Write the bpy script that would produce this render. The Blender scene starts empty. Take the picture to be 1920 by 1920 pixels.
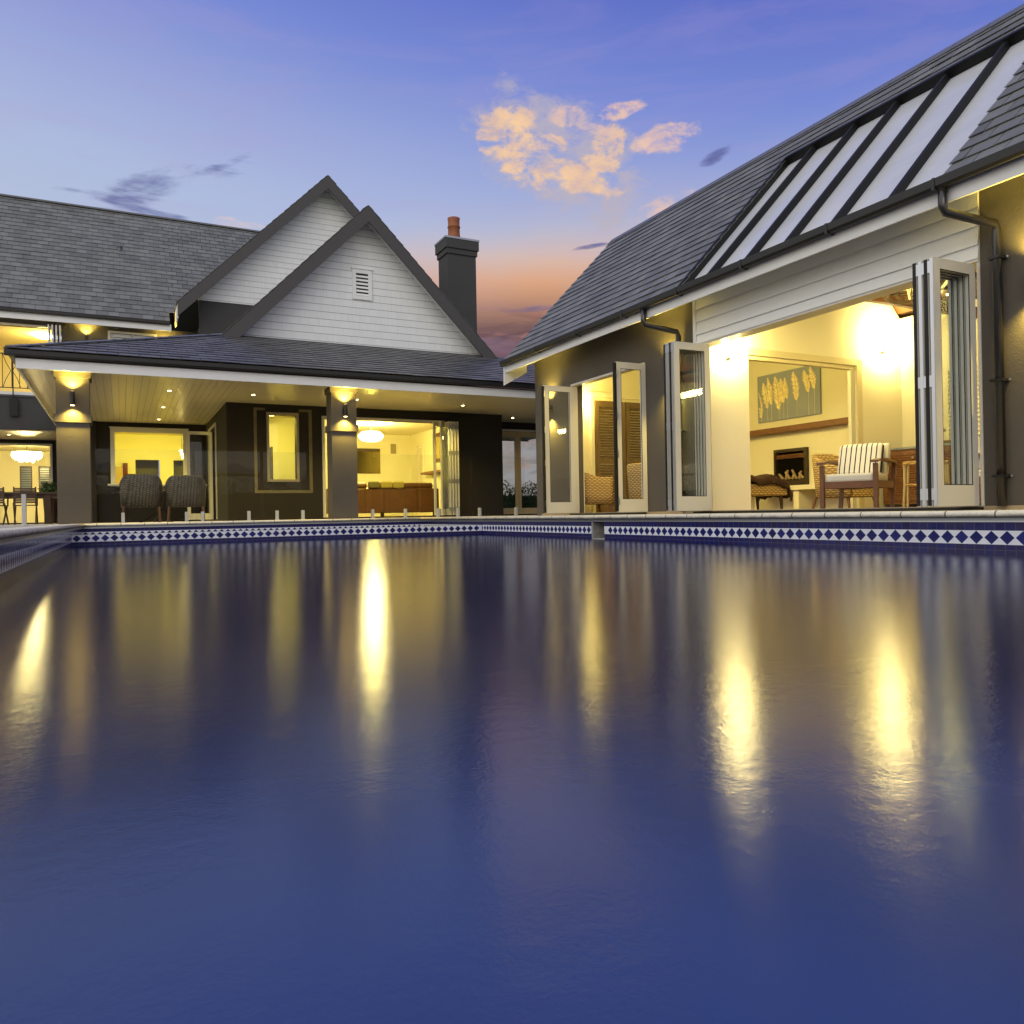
import bpy, math, random
from mathutils import Vector, Matrix
random.seed(7)
C = bpy.context.scene
COL = C.collection
R = math.radians

# ------------------------------------------------------------------ camera
cam_d = bpy.data.cameras.new("camera"); cam = bpy.data.objects.new("camera", cam_d); COL.objects.link(cam)
cam_d.sensor_width = 36; cam_d.lens = 36 * 1449 / 1920.0
cam_d.clip_start = 0.05; cam_d.clip_end = 2000
yaw, pitch, roll = R(26.838), R(0.1408), R(-1.031)
fw = Vector((math.sin(yaw) * math.cos(pitch), math.cos(yaw) * math.cos(pitch), math.sin(pitch)))
rt = Vector((math.cos(yaw), -math.sin(yaw), 0)); up = rt.cross(fw)
r2 = rt * math.cos(roll) + up * math.sin(roll); u2 = -rt * math.sin(roll) + up * math.cos(roll)
M = Matrix((r2, u2, -fw)).transposed().to_4x4(); M.translation = Vector((0, 0, 0.04))
cam.matrix_world = M
C.camera = cam

# ------------------------------------------------------------------ node helpers
class NT:
    def __init__(s, tree):
        s.t = tree; s.n = tree.nodes; s.l = tree.links
    def add(s, typ, **k):
        n = s.n.new(typ)
        for a, b in k.items(): setattr(n, a, b)
        return n
    def put(s, sock, v):
        if isinstance(v, bpy.types.NodeSocket): s.l.new(v, sock)
        elif v is not None:
            try: sock.default_value = v
            except Exception: sock.default_value = (v[0], v[1], v[2], 1)
    def math(s, op, a, b=None, c=None, clamp=False):
        n = s.add("ShaderNodeMath", operation=op, use_clamp=clamp)
        s.put(n.inputs[0], a)
        if b is not None: s.put(n.inputs[1], b)
        if c is not None: s.put(n.inputs[2], c)
        return n.outputs[0]
    def mix(s, f, a, b, typ='MIX'):
        n = s.add("ShaderNodeMix", data_type='RGBA', blend_type=typ)
        s.put(n.inputs[0], f)
        s.put(n.inputs[6], a if isinstance(a, bpy.types.NodeSocket) else (*a[:3], 1))
        s.put(n.inputs[7], b if isinstance(b, bpy.types.NodeSocket) else (*b[:3], 1))
        return n.outputs[2]
    def ramp(s, f, stops, interp='LINEAR'):
        n = s.add("ShaderNodeValToRGB"); n.color_ramp.interpolation = interp
        e = n.color_ramp.elements
        while len(e) > 1: e.remove(e[-1])
        e[0].position = stops[0][0]; e[0].color = (*stops[0][1][:3], 1)
        for p, c in stops[1:]:
            q = e.new(p); q.color = (*c[:3], 1)
        s.put(n.inputs[0], f); return n.outputs[0]
    def smooth(s, x, a, b):
        n = s.add("ShaderNodeMapRange", interpolation_type='SMOOTHSTEP')
        s.put(n.inputs[0], x); n.inputs[1].default_value = a; n.inputs[2].default_value = b
        return n.outputs[0]
    def dot(s, v, w):
        n = s.add("ShaderNodeVectorMath", operation='DOT_PRODUCT'); s.put(n.inputs[0], v); n.inputs[1].default_value = w
        return n.outputs['Value']
    def noise(s, vec, scale, detail=4, rough=.55, dist=0.):
        n = s.add("ShaderNodeTexNoise"); s.put(n.inputs['Vector'], vec)
        n.inputs['Scale'].default_value = scale; n.inputs['Detail'].default_value = detail
        n.inputs['Roughness'].default_value = rough; n.inputs['Distortion'].default_value = dist
        return n.outputs[0]
    def comb(s, x=0., y=0., z=0.):
        n = s.add("ShaderNodeCombineXYZ")
        for i, v in enumerate((x, y, z)): s.put(n.inputs[i], v)
        return n.outputs[0]

def srgb(r, g, b):
    f = lambda c: (c / 255 / 12.92) if c / 255 <= .04045 else ((c / 255 + .055) / 1.055) ** 2.4
    return (f(r), f(g), f(b))

# ------------------------------------------------------------------ dusk sky
W = bpy.data.worlds.new("World"); C.world = W; W.use_nodes = True
N = NT(W.node_tree); N.n.clear()
tc = N.add("ShaderNodeTexCoord"); V = tc.outputs['Generated']
sep = N.add("ShaderNodeSeparateXYZ"); N.put(sep.inputs[0], V); Z = sep.outputs[2]
F_ = (math.sin(yaw), math.cos(yaw), 0); R_ = (math.cos(yaw), -math.sin(yaw), 0)
rr = N.dot(V, R_); ff = N.dot(V, F_)
zc = N.math('MULTIPLY_ADD', rr, .15, Z)
base = N.ramp(zc, [(0, srgb(170, 172, 190)), (.22, srgb(183, 195, 218)), (.33, srgb(172, 186, 222)), (.41, srgb(152, 166, 217)),
                   (.49, srgb(120, 139, 212)), (.58, srgb(94, 111, 198)), (.75, srgb(84, 98, 182)), (1, srgb(74, 88, 168))])
glow = N.ramp(Z, [(0, srgb(100, 70, 75)), (.20, srgb(112, 82, 86)), (.235, srgb(128, 97, 94)), (.262, srgb(186, 140, 116)),
                  (.29, srgb(224, 166, 124)), (.318, srgb(226, 188, 160)), (.35, srgb(196, 188, 196)), (.42, srgb(160, 172, 216))])
wob = N.noise(V, 5, 3)
zz = N.math('MULTIPLY_ADD', wob, .10, N.math('MULTIPLY_ADD', rr, -.12, Z))
am = N.math('MULTIPLY', N.smooth(rr, -.42, -.02), N.math('SUBTRACT', 1., N.smooth(zz, .30, .46)))
am = N.math('MULTIPLY', am, N.smooth(ff, .3, .7))
col = N.mix(am, base, glow)
fr0 = N.smooth(ff, .2, .5)
# dusky streaks in the low glow
mp = N.add("ShaderNodeMapping"); N.put(mp.inputs[0], V); mp.inputs['Scale'].default_value = (3, 3, 16)
st = N.noise(mp.outputs[0], 2.2, 6, .6, .5)
stm = N.math('MULTIPLY', N.smooth(st, .50, .64), N.math('MULTIPLY', N.smooth(rr, -.2, 0.), N.math('SUBTRACT', 1., N.smooth(Z, .22, .285))))
col = N.mix(N.math('MULTIPLY', stm, .8), col, srgb(216, 142, 112))
st2 = N.noise(mp.outputs[0], 3.4, 8, .62, .8)
stm2 = N.math('MULTIPLY', N.smooth(st2, .46, .62), N.math('MULTIPLY', N.smooth(rr, -.2, 0.), N.math('SUBTRACT', 1., N.smooth(Z, .21, .275))))
col = N.mix(N.math('MULTIPLY', stm2, .8), col, srgb(96, 74, 84))
st3 = N.noise(mp.outputs[0], 1.3, 5, .6, .6)
col = N.mix(N.math('MULTIPLY', N.math('MULTIPLY', N.smooth(st3, .45, .68), fr0), .16), col, srgb(176, 158, 206))
# sunset puffs
mq = N.add('ShaderNodeMapping'); N.put(mq.inputs[0], V); mq.inputs['Scale'].default_value = (1, 1, 1.7)
n1 = N.noise(mq.outputs[0], 24, 12, .66, .35); n2 = N.noise(mq.outputs[0], 30, 6, .6, .3)
def pix(x, y):
    d = r2 * ((x - 960) / 1449) - u2 * ((y - 960) / 1449) + fw; d.normalize()
    return d.dot(Vector(R_)), d.z
def blob(x, y, wx, wy, tilt=0.):
    r0, z0 = pix(x, y)
    a = N.math('SUBTRACT', rr, r0); b = N.math('SUBTRACT', Z, z0)
    if tilt: b = N.math('MULTIPLY_ADD', a, -tilt, b)
    a = N.math('DIVIDE', a, wx); b = N.math('DIVIDE', b, wy)
    d = N.math('ADD', N.math('MULTIPLY', a, a), N.math('MULTIPLY', b, b))
    return N.math('SUBTRACT', 1., d)
def cover(blobs, k=.55, lo=.0, hi=.35):
    m = None
    for q in blobs:
        e = blob(*q); m = e if m is None else N.math('MAXIMUM', m, e)
    v = N.math('MULTIPLY_ADD', N.math('SUBTRACT', n1, .5), 12. * k, N.math('MINIMUM', N.math('MULTIPLY', m, 1.6), .75))
    return v, N.math('MULTIPLY', N.smooth(v, lo - .1, hi + .45), N.smooth(ff, .2, .4))
fr = N.smooth(ff, .2, .4)
v1, m1 = cover([(1040, 285, .098, .055, -.28), (1105, 335, .065, .036, -.3), (1140, 380, .03, .03, 0.)], .42, -.25, .7)
col = N.mix(N.math('MULTIPLY', m1, .8), col, srgb(188, 178, 190))
v2, m2 = cover([(950, 228, .040, .016, .1), (990, 300, .048, .030, -.35), (1060, 325, .060, .018, -.35), (915, 262, .018, .016, 0.), (1140, 268, .020, .018, 0.), (1115, 345, .036, .010, -.3), (1025, 268, .03, .010, -.2), (1130, 308, .028, .010, -.2)], .46, .15, .75)
sh = N.math('MULTIPLY_ADD', N.math('SUBTRACT', n2, .5), 2.6, .60, clamp=True)
col = N.mix(N.math('MULTIPLY', m2, .95), col, N.mix(sh, srgb(205, 178, 176), srgb(252, 208, 160)))
v3, m3 = cover([(1065, 218, .026, .011, -.1), (1250, 258, .036, .016, .12), (1162, 207, .030, .009, .1), (1112, 240, .028, .006, -.3), (1240, 385, .040, .012, .3)], .46, .15, .9)
col = N.mix(N.math('MULTIPLY', m3, .85), col, N.mix(sh, srgb(208, 180, 186), srgb(247, 204, 172)))
v5, m5 = cover([(430, 418, .022, .007, 0.), (465, 422, .02, .004, 0.)], .4, .15, .9)
col = N.mix(N.math('MULTIPLY', m5, .7), col, srgb(230, 200, 190))
mp2 = N.add("ShaderNodeMapping"); N.put(mp2.inputs[0], V); mp2.inputs['Scale'].default_value = (10, 10, 38)
mp2.inputs['Rotation'].default_value = (0, R(-9), 0)
n4 = N.noise(mp2.outputs[0], .9, 7, .60, .5)
bl = None
for q in [(310, 352, .085, .022, .38), (380, 325, .05, .008, .45), (262, 392, .06, .007, -.1), (1348, 288, .018, .008, .4), (1110, 462, .03, .003, .1), (985, 580, .05, .006, .02), ]:
    e = blob(*q); bl = e if bl is None else N.math('MAXIMUM', bl, e)
m4 = N.math('MULTIPLY', N.smooth(N.math('MULTIPLY_ADD', N.math('SUBTRACT', n4, .5), 5.0, N.math('MINIMUM', bl, .9)), .05, 1.3), fr)
col = N.mix(N.math('MULTIPLY', m4, .85), col, srgb(88, 92, 148))
# the bright western sky behind and left of the camera
back = N.math('MULTIPLY_ADD', N.math('MULTIPLY', Z, Z), .35, N.math('MULTIPLY_ADD', rr, -.6, N.math('MULTIPLY', ff, -1.)))
back = N.smooth(back, -.22, .45)
bcol = N.ramp(Z, [(0, (1.0, .90, .78)), (.25, (1.0, .96, .90)), (.6, (.88, .88, .90)), (1, (.62, .64, .72))])
vs_ = N.add('ShaderNodeVectorMath', operation='SCALE'); N.put(vs_.inputs[0], bcol); vs_.inputs['Scale'].default_value = 1.25; bcol = vs_.outputs[0]
col = N.mix(back, col, bcol)
bg = N.add("ShaderNodeBackground"); N.put(bg.inputs[0], col); bg.inputs[1].default_value = 1.0
out = N.add("ShaderNodeOutputWorld"); N.l.new(bg.outputs[0], out.inputs[0])

# soft afterglow from behind the camera
sd = bpy.data.lights.new("sun", 'SUN'); sd.energy = 0.55; sd.angle = R(35); sd.color = (1, .93, .88)
sun = bpy.data.objects.new("sun", sd); COL.objects.link(sun)
sun.rotation_euler = Vector((0.62, 0.62, -0.48)).to_track_quat('-Z', 'Y').to_euler()

C.view_settings.view_transform = 'Standard'; C.view_settings.look = 'None'
C.view_settings.exposure = 0.0; C.view_settings.gamma = 1
C.cycles.use_denoising = True
C.cycles.max_bounces = 7; C.cycles.diffuse_bounces = 4; C.cycles.glossy_bounces = 4; C.cycles.transparent_max_bounces = 24
C.cycles.sample_clamp_indirect = 6; C.cycles.caustics_reflective = False; C.cycles.caustics_refractive = False

# ------------------------------------------------------------------ materials
MATS = {}
def mat(name, color, rough=.6, metal=0., spec=.5, bump=None, vary=None, emit=None, coat=0., island=0.):
    if name in MATS: return MATS[name]
    m = bpy.data.materials.new(name); m.use_nodes = True; t = NT(m.node_tree)
    b = m.node_tree.nodes['Principled BSDF']
    tcn = t.add("ShaderNodeTexCoord"); oc = tcn.outputs['Object']
    c = (*color, 1)
    if vary:   # (scale, amount)
        nz = t.noise(oc, vary[0], 5, .6)
        lo = tuple(max(0, x * (1 - vary[1])) for x in color); hi = tuple(x * (1 + vary[1]) for x in color)
        c = t.mix(nz, lo, hi)
    if island:
        g = t.add("ShaderNodeNewGeometry")
        k = t.math('MULTIPLY_ADD', g.outputs['Random Per Island'], island, 1 - island / 2)
        mm = t.add("ShaderNodeVectorMath", operation='SCALE'); t.put(mm.inputs[0], c if not isinstance(c, tuple) else color); t.put(mm.inputs['Scale'], k)
        c = mm.outputs[0]
    t.put(b.inputs['Base Color'], c)
    b.inputs['Roughness'].default_value = rough; b.inputs['Metallic'].default_value = metal
    b.inputs['Specular IOR Level'].default_value = spec
    b.inputs['Coat Weight'].default_value = coat
    if bump:   # (scale, strength)
        bp = t.add("ShaderNodeBump"); bp.inputs['Strength'].default_value = bump[1]; bp.inputs['Distance'].default_value = .01
        t.put(bp.inputs['Height'], t.noise(oc, bump[0], 4, .6)); t.l.new(bp.outputs[0], b.inputs['Normal'])
    if emit:
        b.inputs['Emission Color'].default_value = (*emit[0], 1); b.inputs['Emission Strength'].default_value = emit[1]
    MATS[name] = m; return m
def hook(m):
    t = NT(m.node_tree); return t, m.node_tree.nodes['Principled BSDF'], [n for n in m.node_tree.nodes if n.type == 'TEX_COORD'][0].outputs['Object']
def bumpnode(t, b, h, strength, dist=.01):
    bp = t.add("ShaderNodeBump"); bp.inputs['Strength'].default_value = strength; bp.inputs['Distance'].default_value = dist
    t.put(bp.inputs['Height'], h); t.l.new(bp.outputs[0], b.inputs['Normal'])

m_slate = mat('slate', (.145, .148, .142), .5, vary=(2.2, .42), bump=(25, .35), island=.45)
m_slate_w = mat('wet_slate', (.112, .110, .108), .38, vary=(2.5, .35), bump=(25, .35), island=.4)
m_ridge = mat('ridge_capping', (.12, .125, .135), .4, bump=(20, .2))
m_render = mat('grey_render', (.084, .073, .060), .85, vary=(.9, .28), bump=(70, .4))
m_render_c = mat('charcoal_render', (.052, .051, .050), .85, vary=(1.0, .22), bump=(90, .4))
m_brown = mat('dark_brown_render', (.0145, .0105, .0062), .8, vary=(1.5, .12), bump=(70, .4))
m_dark = mat('black_gutter', (.014, .014, .014), .5, bump=(10, .1))
m_darktrim = mat('charcoal_board', (.055, .052, .050), .6, vary=(4, .08))
m_white = mat('white_paint', (.78, .79, .77), .5, vary=(2, .06))
m_wwall = mat('cream_plaster', (.80, .75, .60), .75, bump=(30, .1))
m_ywall = mat('warm_cream_plaster', (.78, .74, .50), .75)
m_frame = mat('cream_door_frame', (.62, .60, .53), .35)
m_alu = mat('aluminium', (.55, .57, .60), .3, metal=.8)
m_bronze = mat('black_fixture', (.02, .018, .016), .4, metal=.4)
m_teak = mat('teak_wood', (.15, .060, .022), .5, vary=(14, .45), bump=(40, .2))
m_dwood = mat('dark_timber', (.055, .028, .014), .5, vary=(8, .3))
m_rafter = mat('ceiling_timber', (.16, .07, .028), .55, vary=(6, .4), bump=(20, .2))
m_cush = mat('cream_cushion', (.66, .62, .52), .9, bump=(50, .3))
m_leather = mat('brown_leather', (.15, .062, .022), .45, vary=(3, .35), bump=(15, .3))
m_terra = mat('terracotta_pot', (.27, .085, .028), .7, vary=(6, .3))
m_concrete = mat('sandstone_paver', (.42, .39, .33), .8, vary=(1.6, .14), bump=(40, .4))
m_blackm = mat('black_metal', (.015, .014, .013), .45, metal=.5)
m_lead = mat('lead_flashing', (.30, .32, .35), .35, metal=.7)
m_pvc = mat('black_downpipe', (.018, .016, .014), .28, coat=.4)
m_fur = mat('brown_fur', (.045, .020, .010), .95, vary=(7, .8), bump=(60, 1.))
m_marble = mat('pale_marble', (.24, .23, .21), .5, vary=(14, .7))
m_foliage = mat('hedge_leaf', (.045, .085, .020), .6, vary=(2, .5), island=.8)
m_lawn = mat('lawn', (.035, .06, .018), .95, vary=(1.2, .4), bump=(30, .6))
m_hot = mat('firebox_black', (.006, .005, .004), 1., spec=.0)
m_log = mat('driftwood_log', (.30, .21, .12), .8, vary=(12, .5), bump=(30, .4))
m_rope = mat('rope', (.45, .36, .22), .9, bump=(120, .5))
m_bluegrey = mat('painting_ground', (.27, .30, .40), .8, vary=(3, .15))
m_plume = mat('pampas_paint', (.92, .78, .46), .8, island=.5)
m_switch = mat('switch_plate', (.75, .74, .70), .4)
m_picture = mat('dark_screen', (.03, .028, .022), .12)
m_stonecap = mat('white_stone', (.46, .46, .44), .35, vary=(6, .1))
m_floor = mat('interior_floor', (.36, .27, .16), .35, vary=(2, .2))
m_sageP = mat('sage_cushion', (.18, .15, .06), .9, bump=(60, .4))
m_goldP = mat('gold_cushion', (.42, .33, .08), .9, bump=(60, .4))
m_curtain = mat('red_curtain', (.14, .035, .015), .8, bump=(30, .3))
EM = (1, .80, .34)
m_lampglow = mat('lit_lamp_glass', (.9, .9, .8), .4, emit=(EM, 95.))
m_chglow = mat('lit_chandelier_crystal', (.9, .9, .8), .3, emit=(EM, 60.))
m_down = mat('lit_downlight', (.9, .9, .8), .4, emit=((1, .78, .34), 16.))
m_bulb = mat('lit_bulb', (.9, .9, .8), .4, emit=((1, .74, .26), 14.))

def strip_mat(name, cA, cB, size, axis=0, duty=.5, rough=.9):
    m = mat(name, cA, rough, bump=(60, .2)); t, b, oc = hook(m)
    s = t.add("ShaderNodeSeparateXYZ"); t.put(s.inputs[0], oc)
    w = t.math('FRACT', t.math('MULTIPLY', s.outputs[axis], 1 / size))
    t.put(b.inputs['Base Color'], t.mix(t.math('LESS_THAN', w, duty), cA, cB)); return m
m_stripe = strip_mat('striped_fabric', (.72, .68, .60), (.025, .02, .018), .062, 0, .24)

def wicker(name, col, vert=False, size=.022):
    m = mat(name, col, .7); t, b, oc = hook(m)
    s = t.add("ShaderNodeSeparateXYZ"); t.put(s.inputs[0], oc)
    d = t.math('ADD', s.outputs[0], s.outputs[1])
    a, c = (d, s.outputs[2]) if vert else (s.outputs[2], d)
    fa = t.math('MULTIPLY', a, 6.283 / (size * (2.2 if vert else 1)))
    fc = t.math('MULTIPLY', c, 6.283 / (size * (1.3 if vert else 3)))
    ph = t.math('MULTIPLY', t.math('SIGN', t.math('SINE', t.math('MULTIPLY', fa, .5))), 1.57)
    h = t.math('MULTIPLY', t.math('ABSOLUTE', t.math('SINE', t.math('MULTIPLY', fa, .5))), t.math('MULTIPLY_ADD', t.math('SINE', t.math('ADD', fc, ph)), .35, .65) if not vert else t.math('MULTIPLY_ADD', t.math('SINE', t.math('ADD', fc, ph)), .5, .5))
    nz = t.noise(oc, 30, 3)
    h2 = t.math('MULTIPLY', h, t.math('MULTIPLY_ADD', nz, .8, .6))
    t.put(b.inputs['Base Color'], t.mix(t.math('MULTIPLY', h2, 1., clamp=True), tuple(x * .34 for x in col), tuple(min(1, x * 1.45) for x in col)))
    bumpnode(t, b, h2, .8, .012); return m
m_wick = wicker('golden_wicker', (.50, .33, .12), False, .032)
m_wickd = wicker('grey_brown_wicker', (.15, .12, .075), True, .028)

def boards(name, col, size, axis, rough=.35, spec=.5, depth=.6):
    m = mat(name, col, rough, spec=spec, vary=(2, .05)); t, b, oc = hook(m)
    s = t.add("ShaderNodeSeparateXYZ"); t.put(s.inputs[0], oc)
    w = t.math('FRACT', t.math('MULTIPLY', s.outputs[axis], 1 / size))
    g = t.math('GREATER_THAN', t.math('ABSOLUTE', t.math('SUBTRACT', w, .5)), .46)
    t.put(b.inputs['Base Color'], t.mix(t.math('MULTIPLY', g, .55), col, tuple(x * .25 for x in col)))
    bumpnode(t, b, t.math('SUBTRACT', 1., g), depth, .01); return m
m_ceilA = boards('soffit_boards_lengthwise', (.62, .58, .48), .14, 0, .30)
m_ceilB = boards('soffit_boards_crosswise', (.62, .58, .48), .14, 1, .28)

# shingle cladding of the gables
m_shing = mat('white_shingle', (.68, .70, .69), .6); t, b, oc = hook(m_shing)
s = t.add("ShaderNodeSeparateXYZ"); t.put(s.inputs[0], oc)
bk = t.add("ShaderNodeTexBrick"); t.put(bk.inputs[0], t.comb(s.outputs[0], s.outputs[2], 0.))
bk.offset = .37; bk.squash = .6; bk.squash_frequency = 3
for k, v in (('Scale', 1), ('Mortar Size', .0035), ('Mortar Smooth', .1), ('Brick Width', .27), ('Row Height', .196), ('Bias', 0)): bk.inputs[k].default_value = v
bk.inputs['Color1'].default_value = (.77, .79, .78, 1); bk.inputs['Color2'].default_value = (.81, .83, .82, 1); bk.inputs['Mortar'].default_value = (.68, .70, .69, 1)
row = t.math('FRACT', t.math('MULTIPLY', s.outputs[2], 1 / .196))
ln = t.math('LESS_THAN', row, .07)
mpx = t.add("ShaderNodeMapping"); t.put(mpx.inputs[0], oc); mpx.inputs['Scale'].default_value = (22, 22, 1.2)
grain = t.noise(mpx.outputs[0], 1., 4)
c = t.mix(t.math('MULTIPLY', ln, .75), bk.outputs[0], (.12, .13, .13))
c = t.mix(t.math('MULTIPLY', t.smooth(grain, .5, .8), .18), c, (.35, .38, .36))
t.put(b.inputs['Base Color'], c)
bumpnode(t, b, t.math('ADD', row, t.math('MULTIPLY', grain, .15)), .5, .012)

# tiles
def tilemat(name, swz, w=.079, h=.072):
    m = mat(name, (.012, .016, .11), .12); t, b, oc = hook(m)
    s = t.add("ShaderNodeSeparateXYZ"); t.put(s.inputs[0], oc)
    bk = t.add("ShaderNodeTexBrick"); t.put(bk.inputs[0], t.comb(s.outputs[swz], t.math('ADD', s.outputs[2], .090), 0.)); bk.offset = 0
    for k, v in (('Scale', 1), ('Mortar Size', .0022), ('Mortar Smooth', .1), ('Brick Width', w), ('Row Height', h)): bk.inputs[k].default_value = v
    bk.inputs['Color1'].default_value = (.010, .014, .12, 1); bk.inputs['Color2'].default_value = (.016, .012, .075, 1); bk.inputs['Mortar'].default_value = (.07, .07, .085, 1)
    t.put(b.inputs['Base Color'], bk.outputs[0]); bumpnode(t, b, t.math('SUBTRACT', 1., bk.outputs['Fac']), .3, .004)
    nz = t.noise(oc, 12, 3); t.put(b.inputs['Roughness'], t.math('MULTIPLY_ADD', nz, .25, .05)); return m
m_tileY = tilemat('navy_tile_lengthwise', 1); m_tileX = tilemat('navy_tile_crosswise', 0)
m_dia = mat('navy_diamond_tile', (.014, .018, .13), .12, island=.5)
m_tri = mat('white_border_tile', (.72, .74, .80), .2, vary=(5, .12))
# coping with joints and grime
def copingmat(name, ax):
    m = mat(name, (.60, .58, .50), .7, bump=(60, .5)); t, b, oc = hook(m)
    s = t.add("ShaderNodeSeparateXYZ"); t.put(s.inputs[0], oc)
    nz = t.noise(oc, 7, 6, .65); n3 = t.noise(oc, 40, 4, .6)
    f = t.math('FRACT', t.math('MULTIPLY_ADD', s.outputs[ax], 1 / .40, t.math('MULTIPLY', nz, .02)))
    j = t.math('GREATER_THAN', t.math('ABSOLUTE', t.math('SUBTRACT', f, .5)), .484)
    grime = t.math('MULTIPLY', t.smooth(t.math('MULTIPLY_ADD', nz, .05, s.outputs[2]), .006, -.028), .72)
    c = t.mix(t.math('MULTIPLY', t.smooth(n3, .45, .75), .35), (.74, .69, .56), (.42, .38, .29))
    c = t.mix(grime, c, (.10, .095, .08)); c = t.mix(t.math('MULTIPLY', j, .85), c, (.06, .055, .04))
    t.put(b.inputs['Base Color'], c); return m
m_copY = copingmat('coping_stone_lengthwise', 1); m_copX = copingmat('coping_stone_crosswise', 0)

# water
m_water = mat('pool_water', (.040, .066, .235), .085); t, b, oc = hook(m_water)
b.inputs['IOR'].default_value = 1.40; b.inputs['Specular IOR Level'].default_value = .5
big = t.noise(oc, .8, 3, .5)
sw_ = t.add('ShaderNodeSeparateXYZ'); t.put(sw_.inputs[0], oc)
# base colour painted paler near the camera and darker beyond, imitating light through water
cam_dist = t.math('ADD', t.math('MULTIPLY_ADD', sw_.outputs[0], .30, sw_.outputs[1]), t.math('MULTIPLY_ADD', t.noise(oc, 1.3, 3, .55), 1.1, -.55))
deep = t.smooth(cam_dist, .15, 2.0)  # mask of the painted darkening away from the camera
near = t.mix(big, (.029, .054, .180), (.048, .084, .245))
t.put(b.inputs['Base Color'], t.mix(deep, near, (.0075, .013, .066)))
t.put(b.inputs['Roughness'], t.math('MULTIPLY_ADD', big, .04, .088))
mpw = t.add("ShaderNodeMapping"); t.put(mpw.inputs[0], oc); mpw.inputs['Scale'].default_value = (1, 1, 1)
hh = t.math('ADD', t.math('MULTIPLY', t.noise(mpw.outputs[0], 5, 2, .5), .35), t.math('MULTIPLY', t.noise(mpw.outputs[0], 26, 6, .72), .30))
bumpnode(t, b, t.math('MULTIPLY_ADD', t.noise(mpw.outputs[0], 140, 3, .7), .05, hh), .11, .02)
b.inputs['Anisotropic'].default_value = .88
t.put(b.inputs['Tangent'], t.comb(math.sin(yaw), math.cos(yaw), 0.))

def glass(name, tint=(.93, .96, .95), refl=1., rough=0.):
    m = bpy.data.materials.new(name); m.use_nodes = True; t = NT(m.node_tree); t.n.clear()
    o = t.add("ShaderNodeOutputMaterial"); mx = t.add("ShaderNodeMixShader")
    tr = t.add("ShaderNodeBsdfTransparent"); tr.inputs[0].default_value = (*tint, 1)
    gl = t.add("ShaderNodeBsdfGlossy"); gl.inputs['Roughness'].default_value = rough; gl.inputs[0].default_value = (1, 1, 1, 1)
    fr = t.add("ShaderNodeFresnel"); fr.inputs[0].default_value = 1.45
    gm = t.add('ShaderNodeNewGeometry')
    t.put(mx.inputs[0], t.math('MULTIPLY', t.math('MULTIPLY', fr.outputs[0], refl, clamp=True), t.math('SUBTRACT', 1., gm.outputs['Backfacing'])))
    t.l.new(tr.outputs[0], mx.inputs[1]); t.l.new(gl.outputs[0], mx.inputs[2]); t.l.new(mx.outputs[0], o.inputs[0])
    MATS[name] = m; return m
m_glass = glass('clear_glass', (.975, .985, .98), refl=1.1)
m_fglass = glass('fence_glass', (.95, .965, .96), .55)
m_dglass = glass('dusk_mirror_glass', (.10, .10, .11), 11.)
m_skyl = mat('pale_skylight_glass', (.60, .61, .63), .08); t, b, oc = hook(m_skyl)
mpk = t.add('ShaderNodeMapping'); t.put(mpk.inputs[0], oc); mpk.inputs['Scale'].default_value = (.8, .35, .8); mpk.inputs['Rotation'].default_value = (.5, .2, .3)
kn = t.noise(mpk.outputs[0], 1.6, 6, .6, .8); sk_ = t.add('ShaderNodeSeparateXYZ'); t.put(sk_.inputs[0], oc)
dirt = t.math('MULTIPLY', t.smooth(t.math('MULTIPLY_ADD', t.noise(oc, 9, 5), .5, sk_.outputs[2]), 3.95, 3.35), .35)
kc = t.mix(kn, (.46, .49, .56), (.66, .66, .66)); t.put(b.inputs['Base Color'], t.mix(dirt, kc, (.72, .74, .72)))
t.put(b.inputs['Roughness'], t.math('MULTIPLY_ADD', kn, .25, .02))

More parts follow.
